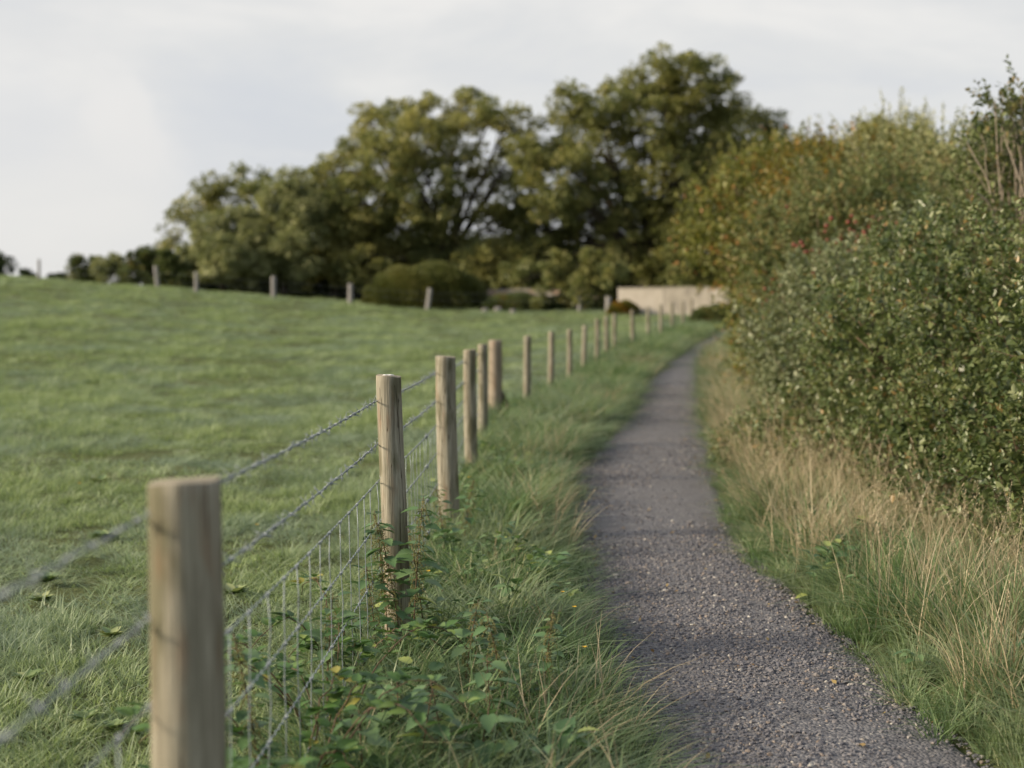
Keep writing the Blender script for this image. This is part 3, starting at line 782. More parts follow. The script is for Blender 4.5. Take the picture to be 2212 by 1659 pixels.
# the small trees and bushes along the skyline
for k, (a, Yd, mt, lb) in enumerate((
    (((180, 572, 24), (165, 592, 22), (195, 600, 22)), 92, 'brown_bush', 'round brownish bush leftmost of the hedgerow trees against the sky'),
    (((225, 575, 24), (255, 572, 24), (240, 600, 30)), 90, 'willow', 'dull green rounded bush second from the left end of the far hedgerow'),
    (((300, 565, 26), (325, 560, 24), (290, 590, 28), (330, 598, 28)), 88, 'brown_bush', 'yellowish bush behind the leaning third far post'),
    (((370, 575, 26), (395, 600, 30), (360, 610, 20), (350, 555, 18)), 84, 'brown_bush', 'brown tinged bush at the foot of the dark leftmost oak'),
    (((5, 575, 26), (-25, 570, 30)), 95, 'dark', 'dark shrub cut by the left edge of the picture on the skyline'),
    (((48, 592, 14), (70, 598, 10)), 110, 'dark', 'tiny dark shrub on the skyline just left of the thin tall post'),
    (((118, 600, 11), (132, 602, 9)), 110, 'dark', 'tiny dark shrub on the skyline just right of the thin tall post'))):
    c0 = L(a[0][0], a[0][1], Yd, 1)[0]
    tree("bush", lb, "bush", base_at(a[0][0], Yd), [L(q[0], q[1], Yd, q[2]) for q in a], M[mt], .15, 95, 70, .3, .1, group='bushes of the far hedgerow')
# dark undergrowth below the big trees
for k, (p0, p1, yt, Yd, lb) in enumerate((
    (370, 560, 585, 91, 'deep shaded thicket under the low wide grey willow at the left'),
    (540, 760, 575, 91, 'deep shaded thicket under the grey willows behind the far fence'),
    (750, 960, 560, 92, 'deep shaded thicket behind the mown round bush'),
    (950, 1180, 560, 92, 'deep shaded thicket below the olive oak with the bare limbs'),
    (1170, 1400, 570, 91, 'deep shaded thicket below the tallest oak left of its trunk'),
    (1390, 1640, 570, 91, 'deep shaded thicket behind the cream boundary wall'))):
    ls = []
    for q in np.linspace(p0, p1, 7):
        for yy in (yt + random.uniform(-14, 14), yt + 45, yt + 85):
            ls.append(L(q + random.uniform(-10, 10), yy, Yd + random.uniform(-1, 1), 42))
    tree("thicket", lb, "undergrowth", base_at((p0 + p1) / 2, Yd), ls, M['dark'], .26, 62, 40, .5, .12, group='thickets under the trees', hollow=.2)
# distant trees behind the right hand hedge
tree("tree", "dark rounded tree with a tufted top beyond the hedge on the right", "tree", base_at(1920, 62), vary(
    [L(*a[:2], 62, a[2]) for a in ((1915, 280, 34), (1950, 290, 26), (1890, 290, 28), (1860, 320, 36), (1940, 330, 44), (2000, 320, 38), (1800, 345, 36), (1880, 380, 55), (1970, 380, 50), (1780, 400, 50), (1850, 450, 70), (1960, 450, 70), (2040, 340, 34), (2060, 390, 40), (2040, 440, 50), (1760, 460, 60), (1740, 390, 30))], 1.5), M['oak2'], .16, 60, 70, .45, .25)
tree("tree", "small dark tree with smooth crown right of the tufted tree beyond the hedge", "tree", base_at(2150, 66), vary(
    [L(*a[:2], 66, a[2]) for a in ((2120, 300, 30), (2160, 285, 36), (2210, 290, 44), (2140, 350, 50), (2200, 370, 60), (2100, 380, 36), (2110, 430, 50), (2190, 450, 60))], 1.2), M['dark'], .16, 60, 70, .45, .25)

# clipped mound and low bushes at the field edge
def mound(px, py_top, Y, rxp, lb, mat, rzp, name="bush", leaf=.09, n=26000):
    x0 = (px - 1106) / FPX * Y; z0 = float(surf(x0, Y)); z1 = at(px, py_top, Y).z
    rx_, rz_ = rxp / FPX * Y, z1 - z0
    root = thing(name, lb, "bush", (x0, Y, z0))
    dd = sph(n); dd[:, 2] = np.abs(dd[:, 2]); dd[:, 1] *= 1
    lump = 1 + .04 * np.sin(dd[:, 0] * 9 + dd[:, 1] * 5) + .03 * np.sin(dd[:, 2] * 13 + dd[:, 0] * 11)
    rr = lump * (.86 + .15 * rng.random(n))
    sq = np.sign(dd) * np.abs(dd) ** .85
    P = np.stack([x0 + sq[:, 0] * rx_ * rr, Y + sq[:, 1] * rx_ * .8 * rr, z0 + sq[:, 2] * rz_ * rr * (1 + .08 * dd[:, 0])], -1)
    V, F, t_ = leaves_np(P, dd + sph(n) * .7, leaf * rng.uniform(.7, 1.4, n), np.clip(.5 + .25 * np.sin(dd[:, 0] * 5 + dd[:, 2] * 4) + rng.normal(0, .2, n), 0, 1), DIAM)
    link("crown", mesh_np("mound_leaves", V - np.array([x0, Y, z0]), F, None, t_), mat, root)
    g = Geo()
    for _ in range(16):
        a = rng.uniform(0, 6.28); e_ = np.array([math.cos(a) * rx_ * .75, math.sin(a) * rx_ * .6, rz_ * .65])
        t = np.linspace(0, 1, 6)[:, None]
        g.tube(e_ * t * np.array([1, 1, 1]) + np.array([0, 0, .3]) * np.sin(t * 3.1), np.linspace(.07, .02, 6), 5)
    link("stems", g.mesh("mound_stems"), M['bark'], root)
    return root
mound(915, 572, 75.5, 132, 'large smooth dome shaped bush lit on its left flank at the field edge', M['mound'], 0, n=80000, leaf=.10)
mound(1110, 634, 74, 72, 'low brown green bush in front of the red brick wall', M['brown_bush'], 0, n=16000)
mound(1200, 640, 73.5, 52, 'low dark bush right of the brown green one under the brick wall', M['dark'], 0, n=14000)
mound(1262, 646, 73.5, 40, 'low dark bush behind the two pinkish posts left of the cream wall', M['dark'], 0, n=9000)
mound(1345, 652, 68, 34, 'rusty brown tuft of brush at the left foot of the cream wall', M['orange'], 0, n=7000)
mound(1540, 662, 60, 50, 'dark rounded bush at the end of the path in front of the cream wall', M['brown_bush'], 0, n=16000)
tree("sapling", "small yellow green tree spreading over the gap between the brick and cream walls", "tree", base_at(1262, 72), vary(
    [L(*a[:2], 72, a[2]) for a in ((1190, 585, 18), (1225, 592, 24), (1268, 594, 26), (1310, 600, 24), (1340, 592, 18), (1250, 620, 22), (1295, 620, 20), (1225, 612, 18), (1262, 640, 20), (1303, 640, 16), (1210, 560, 20), (1280, 560, 24), (1330, 565, 18), (1180, 620, 20), (1170, 650, 18), (1230, 645, 18))], .8), M['oak2'], .15, 110, 40, .3, .07)

# ------------------------------------------------------------------ walls at the far end
def block_wall(name, lb, x0, x1, ptop, Y0, Y1, mat, copm, jog=0):
    A_, B_ = at(x0, ptop, Y0), at(x1, ptop, Y1)
    root = thing(name, lb, "wall", ((A_.x + B_.x) / 2, (A_.y + B_.y) / 2, float(ground((A_.x + B_.x) / 2, (A_.y + B_.y) / 2))))
    g = Geo(); n = max(2, int((B_.x - A_.x) / 1.9)); g2 = Geo()
    for k in range(n):
        p = (A_ * (n - k - .5) + B_ * (k + .5)) / n
        z0 = float(ground(p.x, p.y)) - .4; z1 = p.z + random.uniform(-.03, .03) - .05
        rz = math.atan2(B_.y - A_.y, B_.x - A_.x); hw = (B_ - A_).length / n / 2
        g.box((p.x, p.y + random.uniform(-.02, .02), (z0 + z1) / 2), (hw - .012, .11, (z1 - z0) / 2), random.random(), rz)
        g2.box((p.x, p.y, z1 + .027), (hw - .004, .14, .025), random.random(), rz)
    o_ = root.location
    link("wall_panels", g.mesh(name, o_, False), mat, root)
    link("coping", g2.mesh(name + "_coping", o_, False), copm, root)
    return root
def tinted(name, stops, brick=False):
    m, t = newmat(name); out = N(t, 'ShaderNodeOutputMaterial'); p = N(t, 'ShaderNodeBsdfPrincipled')
    a = N(t, 'ShaderNodeAttribute', attribute_name='tint'); tc_ = N(t, 'ShaderNodeTexCoord')
    n = noise(t, 1, 5, tc_.outputs['Object'], .6, (2.2, 2.2, 1.2))
    ad = N(t, 'ShaderNodeMath', operation='MULTIPLY_ADD'); t.links.new(a.outputs['Fac'], ad.inputs[0]); ad.inputs[1].default_value = .5; t.links.new(n, ad.inputs[2])
    c1 = ramp(t, stops, ad.outputs[0])
    if brick:
        b = N(t, 'ShaderNodeTexBrick'); b.inputs['Scale'].default_value = 4.5; b.inputs['Mortar Size'].default_value = .012
        mp_ = N(t, 'ShaderNodeMapping'); mp_.inputs['Rotation'].default_value = (math.pi / 2, 0, 0)
        t.links.new(tc_.outputs['Object'], mp_.inputs[0]); t.links.new(mp_.outputs[0], b.inputs[0])
        c1 = mixrgb(t, b.outputs['Fac'], c1, (.35, .30, .25))
    t.links.new(c1, p.inputs['Base Color']); p.inputs['Roughness'].default_value = .9
    t.links.new(p.outputs[0], out.inputs[0]); return m
M['cream'] = tinted("cream_render", [(.3, (.22, .20, .18)), (.5, (.36, .325, .275)), (.75, (.47, .425, .365)), (1, (.52, .48, .425))])
M['brick'] = tinted("old_brick", [(.3, (.24, .12, .075)), (.6, (.36, .20, .125)), (.9, (.42, .30, .22)), (1.1, (.5, .45, .4))], True)
M['cope'] = simple("coping_stone", [(.3, (.28, .255, .21)), (.7, (.42, .385, .32))], 5, .9, .2)
block_wall("boundary_wall", 'long low cream rendered wall at the end of the path below the tallest oak', 1335, 1640, 621, 69, 67, M['cream'], M['cope'])
block_wall("brick_wall", 'low old red brick wall half hidden by bushes between dome bush and yellow sapling', 1010, 1290, 624, 77, 76, M['brick'], M['cope'])

# ------------------------------------------------------------------ stones at the field edge
def rock(px, py, Y, rpx, lb):
    p = at(px, py, Y); r_ = rpx / FPX * Y; z = float(surf(p.x, Y))
    g = Geo(); n, m_ = 14, 8
    th = np.linspace(0, math.pi, m_ + 2)[1:-1]; ph = np.arange(n) / n * 6.283
    TH, PH = np.meshgrid(th, ph, indexing='ij')
    rr = r_ * (1 + .18 * np.sin(PH * 3 + rpx) * np.sin(TH * 2) + .12 * np.sin(PH * 5 + py + TH * 4))
    V = np.stack([rr * np.sin(TH) * np.cos(PH), rr * np.sin(TH) * np.sin(PH) * .8, rr * np.cos(TH) * .75], -1).reshape(-1, 3)
    i, j = np.meshgrid(np.arange(m_ - 1), np.arange(n), indexing='ij'); k = (j + 1) % n
    Q = np.stack([i * n + j, (i + 1) * n + j, (i + 1) * n + k, i * n + k], -1).reshape(-1, 4)
    V = np.vstack([V, [0, 0, r_ * .75], [0, 0, -r_ * .75]]); jj = np.arange(n)
    Tt = np.vstack([np.stack([np.full(n, n * m_), jj, (jj + 1) % n], -1), np.stack([np.full(n, n * m_ + 1), (m_ - 1) * n + (jj + 1) % n, (m_ - 1) * n + jj], -1)])
    ob = link("boulder", mesh_np("boulder", V, Q, Tt), M['rock'], None, (p.x, Y, z + r_ * .45))
    thing("boulder", lb, "rock", ob=ob, group='pale rocks at the field edge')
M['rock'] = simple("pale_rock", [(.3, (.16, .15, .15)), (.7, (.30, .285, .27))], 4, .9, .4)
rock(1047, 674, 71, 8, 'pale rounded rock leftmost of the rocks below the low brown bush')
rock(1075, 674, 71.5, 9, 'largest grey rock in the middle of the three below the low bushes')
rock(1108, 677, 70, 7, 'small whitish rock rightmost of the three below the low bushes')

# ------------------------------------------------------------------ fence posts
def post_mesh(P0, P1, r, seed, segs=28, rings=26, brk=True):
    """P0 bottom, P1 top (local coordinates, origin at bottom)"""
    r_ = np.random.default_rng(seed)
    a = np.arange(segs) / segs * 6.283
    t = np.linspace(0, 1, rings)
    ph = r_.uniform(0, 6.28, 6)
    A, Tm = np.meshgrid(a, t)
    rad = r * (1.05 - .07 * Tm) * (1 + .022 * np.sin(2 * A + ph[0]) + .014 * np.sin(3 * A + ph[1] + 2 * Tm) + .012 * np.sin(5 * A + ph[2]) * np.sin(6 * Tm + ph[3]) + .010 * np.sin(14 * Tm + ph[4]) * np.sin(A + ph[5]) + .006 * np.sin(11 * A + 5 * Tm + ph[3]))
    d = np.array(P1) - np.array(P0)
    C_ = np.array(P0)[None] + d[None] * t[:, None]
    C_[:, 0] += .004 * np.sin(t * 5 + ph[0]); C_[:, 1] += .004 * np.sin(t * 4 + ph[1])
    V = C_[:, None] + np.stack([np.cos(A), np.sin(A), 0 * A], -1) * rad[..., None]
    V = V.reshape(-1, 3); n = segs
    V[-n:, 2] += .004 * np.sin(a * 1 + ph[2]) + .002 * np.sin(a * 3)
    rim = V[-n:].copy(); cen = rim.mean(0)
    r1 = cen + (rim - cen) * .975; r1[:, 2] += .002
    r2 = cen + (rim - cen) * .5; r2[:, 2] += .005
    V = np.vstack([V, r1, r2, cen + [0, 0, .005]])
    i, j = np.meshgrid(np.arange(rings + 1), np.arange(n), indexing='ij'); k = (j + 1) % n
    Q = np.stack([i * n + j, i * n + k, (i + 1) * n + k, (i + 1) * n + j], -1).reshape(-1, 4)
    jj = np.arange(n)
    Tt = np.stack([np.full(n, (rings + 2) * n), (rings + 1) * n + jj, (rings + 1) * n + (jj + 1) % n], -1)
    me = mesh_np("post", V, Q, Tt)
    mi = np.zeros(len(Q) + len(Tt), np.int32); mi[(rings - 1) * n + n:] = 1
    sm = np.ones(len(mi), bool); sm[(rings - 1) * n:] = False; me.polygons.foreach_set('use_smooth', sm)
    return me, mi
fence = thing("wire_fence", "wooden post fence with barbed wire and sheep netting running beside the gravel path", "fence", (fx[1], 0, 0))
fo = np.array(fence.location)
WP = []     # wire attachment frame per post
far_labels = {0: 'large blurred nearest post with wide flat top', 1: 'sharp second post with white bird dropping on its top and nettles at its foot', 2: 'thick third post with dark stain down its right side', 5: 'thick reddish straining post with a short brace'}
WIRE_H = [1.005, .835, .69, .51, .325, .145, .03]
for k, (pt, pb, Yd, D, tp) in enumerate(POSTS):
    top = at(pt, tp, Yd)
    xb = (pb - 1106) / FPX * Yd
    zb = float(surf(xb, Yd))
    loc = np.array([xb, Yd, zb - .15])
    me, mi = post_mesh((0, 0, 0), (top.x - xb, 0, top.z - loc[2]), D / 2, 100 + k, *((36, 60) if k < 4 else (16, 14)))
    po = link("fence_post", me, [M['wood_red'] if k == 5 else M['wood'], M['endgrain']], fence, loc - fo)
    me.polygons.foreach_set("material_index", mi)
    if k in far_labels: po['label'] = far_labels[k]
    WP.append((loc, top, D))
    if k < 6:
        # staples holding the wires on the field side of the post
        for h in (WIRE_H if k != 0 else WIRE_H[:6]):
            f = (h + .15) / (top.z - loc[2]); cx = (top.x - xb) * f
            r_ = D / 2 * (1.05 - .07 * f) * 1.01
            g = Geo(); a = np.linspace(math.pi + .12, math.pi + .62, 8)
            g.tube(np.stack([cx + np.cos(a) * r_ * 1.02, np.sin(a) * r_ * 1.02, np.full(8, h + .15) - np.linspace(0, .006, 8)], -1), .0012, 5)
            st = link("staple", g.mesh("staple"), M['wire'], po)
g = Geo()
l6 = WP[5]
t = np.linspace(0, 1, 6)[:, None]
p0 = np.array([l6[1].x + .06, 18.25, .42 + .0]); p1 = np.array([l6[1].x + .30, 18.0, -.05])
g.tube(p0 * (1 - t) + p1 * t, .035, 8)
link("brace", g.mesh("brace", fo), M['bark'], fence)
# bird dropping on the second post
g = Geo()
tp2 = WP[1][1]
for dx, dy, r_ in ((-.006, -.018, .010), (.006, -.022, .008), (-.016, -.022, .006), (.001, -.012, .008)):
    a = np.arange(12) / 12 * 6.283; rr = r_ * (1 + .25 * np.sin(a * 3 + r_ * 900))
    ringv = np.stack([np.cos(a) * rr * 1.6, np.sin(a) * rr, np.zeros(12)], -1); cap = np.array([[0, 0, .004]])
    V = np.vstack([ringv, ringv * .6 + [0, 0, .003], cap]) + [dx, dy, .0052]
    jj = np.arange(12)
    g.add(V, np.stack([jj, (jj + 1) % 12, 12 + (jj + 1) % 12, 12 + jj], -1), np.stack([np.full(12, 24), 12 + jj, 12 + (jj + 1) % 12], -1))
bd = link("bird_dropping", g.mesh("dropping"), M['white'], None, (tp2.x, tp2.y, tp2.z))
thing("", 'small white bird dropping on top of the sharp second fence post', 'dropping', ob=bd)

# wires -------------------------------------------------------------
def wire_line(h, y_end=61., sag=.012):
    """points of a wire at height h above ground level on the field side, y from behind the camera"""
    A_ = [np.array([-.655, -1.2, h])]
    for k, (loc, top, D) in enumerate(WP):
        f = (h + .15) / (top.z - loc[2])
        ztop = top.z - (1.10 - h) if k > 0 else top.z - (1.06 - h)
        A_.append(np.array([loc[0] + (top.x - loc[0]) * f - D / 2 * 1.02 - .003, loc[1], ztop if h > .6 else max(loc[2] + .15 + h, 0)]))
    A_ = np.array(A_); seg = []
    for a, b in zip(A_[:-1], A_[1:]):
        n = max(4, int(np.linalg.norm(b - a) / .25)); t = np.linspace(0, 1, n, endpoint=False)[:, None]
        p = a * (1 - t) + b * t; p[:, 2] -= (4 * t * (1 - t))[:, 0] * sag
        seg.append(p)
    return np.vstack(seg + [A_[-1:]])
def resample(P, step, y0=None, y1=None):
    s_ = np.concatenate([[0], np.cumsum(np.linalg.norm(np.diff(P, axis=0), axis=1))])
    if y1 is not None:
        s1 = np.interp(y1, P[:, 1], s_)
    else: s1 = s_[-1]
    s0 = 0 if y0 is None else np.interp(y0, P[:, 1], s_)
    q = np.arange(s0, s1, step)
    return np.stack([np.interp(q, s_, P[:, i_]) for i_ in range(3)], -1), q
def twist(g, P, s_, amp, pitch, r_, phase, n=5):
    T = unit(np.gradient(P, axis=0)); A_ = unit(np.cross(T, [0, 0, 1.])); B_ = np.cross(T, A_)
    a = s_ / pitch * 6.283 + phase
    g.tube(P + (A_ * np.cos(a)[:, None] + B_ * np.sin(a)[:, None]) * amp, r_, n)
for h, lb in ((WIRE_H[0], 'top strand of barbed wire'), (WIRE_H[1], 'lower strand of barbed wire')):
    base_ = wire_line(h); g = Geo()
    P, s_ = resample(base_, .0065, None, 13)
    for ph in (0, math.pi): twist(g, P, s_, .0016, .045, .0014, ph)
    P2, s2 = resample(base_, .25, 12.9, None)
    g.tube(P2, .0026, 4)
    Pb, sb_ = resample(base_, .115, None, 15)
    for q in Pb:
        q = q + np.array([0, rng.normal(0, .004), 0])
        t = np.linspace(0, 1, 14); a = t * 6.283 * 2.2 + rng.uniform(0, 6)
        g.tube(np.stack([q[0] + np.cos(a) * .0045, q[1] + (t - .5) * .012, q[2] + np.sin(a) * .0045], -1), .0014, 4)
        for s0 in (-1, 1):
            a0 = rng.uniform(0, 6.283)
            for sg in (-1, 1):
                d_ = np.array([math.cos(a0) * sg, rng.uniform(-.35, .35), math.sin(a0) * sg]); d_ /= np.linalg.norm(d_)
                q0 = q + np.array([0, s0 * .004, 0]); g.tube(np.stack([q0, q0 + d_ * .013, q0 + d_ * .025]), [.0013, .0011, .0004], 4)
    wo_ = link("barbed_wire", g.mesh("barbed_wire", fo), M['wire'], fence); wo_['label'] = lb
net = None
g = Geo()
lines = [wire_line(h) for h in WIRE_H[2:]]
for ln in lines:
    P, s_ = resample(ln, .009, None, 13)
    T = unit(np.gradient(P, axis=0)); A_ = unit(np.cross(T, [0, 0, 1.]))
    g.tube(P + A_ * (np.sin(s_ / .05 * 6.283) * .0022)[:, None] + np.array([0, 0, 1.]) * (np.cos(s_ / .05 * 6.283) * .003)[:, None], .0017, 5)
    P2, s2 = resample(ln, .25, 12.9, None); g.tube(P2, .0022, 4)
yv = -1.0
while yv < 60:
    stp = .19 if yv < 22 else .6
    cols = [np.array([np.interp(yv, ln[:, 1], ln[:, i_]) for i_ in range(3)]) for ln in lines]
    if yv < 16:
        jit = rng.normal(0, .006, (len(cols), 3)) * [.6, 1.5, 0]
        pts_ = []
        for a, b in zip(cols[:-1], cols[1:]): pts_ += [a, (a + b) / 2 + rng.normal(0, .003, 3)]
        pts_.append(cols[-1]); g.tube(np.array(pts_), .0015, 5)
        for c_ in cols[:-1]:
            t = np.linspace(0, 1, 12); a = t * 6.283 * 2.5
            g.tube(np.stack([c_[0] + np.cos(a) * .0045, c_[1] + (t - .5) * .014, c_[2] + np.sin(a) * .0045], -1), .0015, 4)
    else: g.tube(np.array(cols), .0016, 3)
    yv += stp * rng.uniform(.85, 1.15)
net = link("wire_netting", g.mesh("wire_netting", fo), M['wire'], fence)
# bent stay and its joiners
for ln in lines[:4]:
    g = Geo(); q = np.array([np.interp(7.8, ln[:, 1], ln[:, i_]) for i_ in range(3)])
    t = np.linspace(0, 1, 30); a = t * 6.283 * 6
    g.tube(np.stack([q[0] + np.cos(a) * .007, q[1] + (t - .5) * .05, q[2] + np.sin(a) * .009], -1), .003, 5)
    g.tube(np.stack([q + [0, -.03, .02], q + [0, .0, .004], q + [0, .035, -.022]]), .0028, 5)
    link("wire_joiner", g.mesh("wire_joiner", fo), M['wire'], fence)
# ------------------------------------------------------------------ far fence along the field edge
ff = thing("wire_fence", "far field edge fence of grey posts, some leaning, in front of the trees", "fence", tuple(at(591, 640, 76)))
fo2 = np.array(ff.location)
FP = [(84, 560, 0, 76, .15, 1.35), (336, 575, 3.0, 75.5, .22, 1.12), (424, 588, 0, 75, .22, 1.12), (591, 597, 0, 74.5, .25, 1.15), (757, 613, 0, 74, .27, 1.12), (929, 623, -3.5, 72.5, .24, 1.1), (1252, 642, 0, 71.5, .22, .9), (1314, 641, 0, 70.5, .28, .8)]
pts_ = []
for k, (px, pt, lean, Yd, D, hh) in enumerate(FP):
    top = at(px, pt, Yd); x0 = top.x + lean / FPX * Yd * 2; z0 = float(surf(x0, Yd))
    me, mi = post_mesh((0, 0, 0), (top.x - x0, 0, top.z - z0 + .3), D / 2, 300 + k, 12, 8)
    po = link("fence_post", me, [M['far_wood'], M['endgrain']], ff, np.array([x0, Yd, z0 - .3]) - fo2)
    me.polygons.foreach_set("material_index", mi); pts_.append((x0, Yd - .1, z0))
pts_ = np.array(pts_)
for h in (.5, .85):
    g = Geo(); g.tube(pts_ + [0, 0, h], .0022, 4)
    link("fence_wire", g.mesh("far_wire", fo2), M['wire'], ff)

# ------------------------------------------------------------------ right hand hedge plants
def shrub(name, label, cat, base, lobes, mat, leaf, dens, sprig=.16, per=11, trunk=.03, group=None, core=.5, spiky=.25, tm=M['twig'], tint=(.2, .8), extra=None, nstem=14, shoots=0, slen=.5):
    """lobes: (centre, (rx, ry, rz)); dens = sprigs per square metre of lobe surface"""
    base = np.array(base, float); root = thing(name, label, cat, base, group)
    LV, LF, LT, n0 = [], [], [], 0; g = Geo()
    def add(P, A, sz, tn, tmpl=LEAF, roll=None):
        nonlocal n0
        k = P[:, 2] > surf(P[:, 0], P[:, 1]) + .02
        P, A, sz, tn = P[k], A[k], sz[k], tn[k]
        V, F, t_ = leaves_np(P, A, sz, tn, tmpl, roll)
        LV.append(V); LF.append(F + n0); LT.append(t_); n0 += len(V)
    if leaf < .06:
        for c0_, r0_ in list(lobes)[:6]:
            for _ in range(4):
                d0 = sph(1)[0]; d0[1] = -abs(d0[1]); d0[2] = d0[2] * .8 + .15; d0 = unit(d0)
                lobes = lobes + [(np.array(c0_) + d0 * np.array(r0_) * .82, tuple(np.array(r0_) * rng.uniform(.25, .42)))]
    C_ = [np.array(l[0]) for l in lobes]; Rr = [np.array(l[1], float) for l in lobes]
    for c_, r_ in zip(C_, Rr):
        area = 4 * math.pi * ((r_[0] * r_[1] + r_[1] * r_[2] + r_[0] * r_[2]) / 3)
        n = int(area * dens)
        d = sph(n); lum = 1 + .15 * np.sin(d[:, 0] * 7 + d[:, 2] * 5 + c_[0] * 9) + .10 * np.sin(d[:, 1] * 9 - d[:, 2] * 8)
        o_ = c_ + d * r_ * (lum * (.80 + .2 * rng.random(n)))[:, None]
        # drop sprigs deep inside another lobe
        keep = np.ones(n, bool)
        for c2, r2 in zip(C_, Rr):
            if c2 is c_: continue
            keep &= ((((o_ - c2) / r2) ** 2).sum(1) > .55)
        keep &= (o_[:, 1] < c_[1] + r_[1] * .75) | (rng.random(n) < .4)
        w3 = np.sin(o_[:, 0] * 8.1 + o_[:, 2] * 5.3) * np.sin(o_[:, 1] * 6.7 - o_[:, 2] * 7.9) + .7 * np.sin(o_[:, 0] * 15 - o_[:, 1] * 11) * np.sin(o_[:, 2] * 17 + o_[:, 1] * 5)
        keep &= w3 > -.12 - .45 * rng.random(n)
        o_ = o_ + d * (.11 * np.clip(w3, -1, 1.3))[:, None]
        o_, d = o_[keep], d[keep]; n = len(o_)
        nd = unit(d / r_)
        sdir = unit(nd * .8 + np.array([0, 0, .45]) + sph(n) * .55)
        ln = sprig * rng.uniform(.6, 1.3, n) * np.where(rng.random(n) < spiky * .35, 1.6, 1)
        st = rng.uniform(*tint, n)
        k = np.tile(np.arange(per), n); si = np.repeat(np.arange(n), per)
        f = (k + .5) / per
        P = o_[si] + sdir[si] * (ln[si] * f)[:, None] + rng.normal(0, .004, (n * per, 3))
        side = unit(np.cross(sdir, sph(n)))[si]; side2 = np.cross(sdir[si], side)
        a = k * 2.4
        A_ = sdir[si] * .7 + side * np.cos(a)[:, None] + side2 * np.sin(a)[:, None]
        add(P, A_, leaf * rng.uniform(.5, 1.5, n * per) * (1.1 - .35 * f) * rng.uniform(.8, 1.25, n)[si], np.clip(st[si] + rng.normal(0, .16, n * per) + .12 * (f - .5), 0, 1))
        for q in range(0, n, 3):
            g.tube(np.stack([o_[q] - sdir[q] * ln[q] * .3, o_[q] + sdir[q] * ln[q] * .5, o_[q] + sdir[q] * ln[q]]), [.003, .002, .001], 3, cap=False)
        # inner leaves that close the bush
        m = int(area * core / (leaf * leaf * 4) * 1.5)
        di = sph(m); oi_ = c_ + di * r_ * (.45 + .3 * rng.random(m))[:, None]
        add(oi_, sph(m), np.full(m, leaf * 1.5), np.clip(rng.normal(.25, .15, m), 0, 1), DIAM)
    for _ in range(shoots):
        k = rng.integers(len(C_)); d = sph(1)[0]; d[2] = abs(d[2]) * .8 + .35; d[1] = -abs(d[1]) * .8; d = unit(d)
        p0 = C_[k] + d * Rr[k] * .9; L_ = slen * rng.uniform(.5, 1.2)
        q = unit(np.array([rng.normal(0, .22), rng.normal(0, .22), 1.]) + d * .25); t = np.linspace(0, 1, 8)[:, None]
        Pt = p0 + q * L_ * t + np.array([rng.normal(0, .08), rng.normal(0, .08), 0]) * t ** 2 * L_
        g.tube(Pt, np.linspace(.004, .001, 8), 4, cap=False)
        m = int(L_ / leaf * 2.6) + 4; f = np.linspace(.08, 1, m)
        P = np.stack([np.interp(f, t[:, 0], Pt[:, i_]) for i_ in range(3)], -1)
        a = np.arange(m) * 2.4 + rng.uniform(0, 6); A_ = np.stack([np.cos(a), np.sin(a), np.full(m, .9)], -1)
        add(P, A_, leaf * rng.uniform(.8, 1.3, m) * (1.15 - .6 * f), np.clip(rng.uniform(.55, .95) + rng.normal(0, .12, m), 0, 1))
    V = np.concatenate(LV); F = np.concatenate(LF)
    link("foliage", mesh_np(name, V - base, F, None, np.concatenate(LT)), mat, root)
    for _ in range(nstem + (0 if leaf > .06 else 10)):
        k = rng.integers(len(C_)); e_ = C_[k] + sph(1)[0] * Rr[k] * .9
        b_ = base + np.array([rng.normal(0, .12), rng.normal(0, .2), 0]); md_ = (b_ + e_) / 2 + rng.normal(0, .12, 3)
        t = np.linspace(0, 1, 9)[:, None]
        g.tube((1 - t) ** 2 * b_ + 2 * t * (1 - t) * md_ + t ** 2 * e_, trunk * np.linspace(1, .2, 9), 6)
    if extra: extra(g)
    link("branches", g.mesh(name + "_branches", base), tm, root)
    return root, C_, Rr
def LB(px, py, Y, a, b, c_): return (tuple(at(px, py, Y)), (a, b, c_))
def gb(px, Y):
    x_ = (px - 1106) / FPX * Y; return (x_, Y, float(surf(x_, Y)))
GP = 'shrubs of the hedge on the right of the path'
# nearest dark hedge mass, right edge of the picture
shrub("hedge_shrub", "dense small leaved dark green shrub nearest the camera, at the right end of the hedge", "shrub", (3.75, 8.2, .0),
      [((3.6, 7.2, 1.0), (.95, 1.1, .85)), ((3.45, 8.8, .95), (.95, 1.1, .95)), ((3.15, 8.2, .45), (.75, 1.3, .5)), ((3.05, 7.0, .45), (.65, .9, .48)), ((4.0, 8.9, 1.5), (.8, 1.0, .62)), ((3.75, 6.4, .7), (.75, .9, .7))],
      M['hedge'], .040, 135, .15, 12, .022, GP, spiky=.4, tint=(.15, .85), shoots=60, slen=.35)
shrub("hedge_shrub", "glossy mid green hedge shrub second along the hedge, leaning low over the dry grass", "shrub", (3.5, 11.0, .0),
      [((3.35, 10.6, 1.0), (.95, 1.1, .9)), ((3.2, 11.6, .75), (.9, 1.0, .75)), ((2.95, 9.8, .4), (.6, .9, .42)), ((3.8, 12.0, 1.55), (.9, 1.1, .65)), ((3.15, 10.9, .45), (.65, .9, .45)), ((4.2, 10.6, 1.4), (.7, .9, .6))],
      M['hedge'], .045, 105, .17, 11, .022, GP, spiky=.4, tint=(.25, .9), shoots=70, slen=.4)
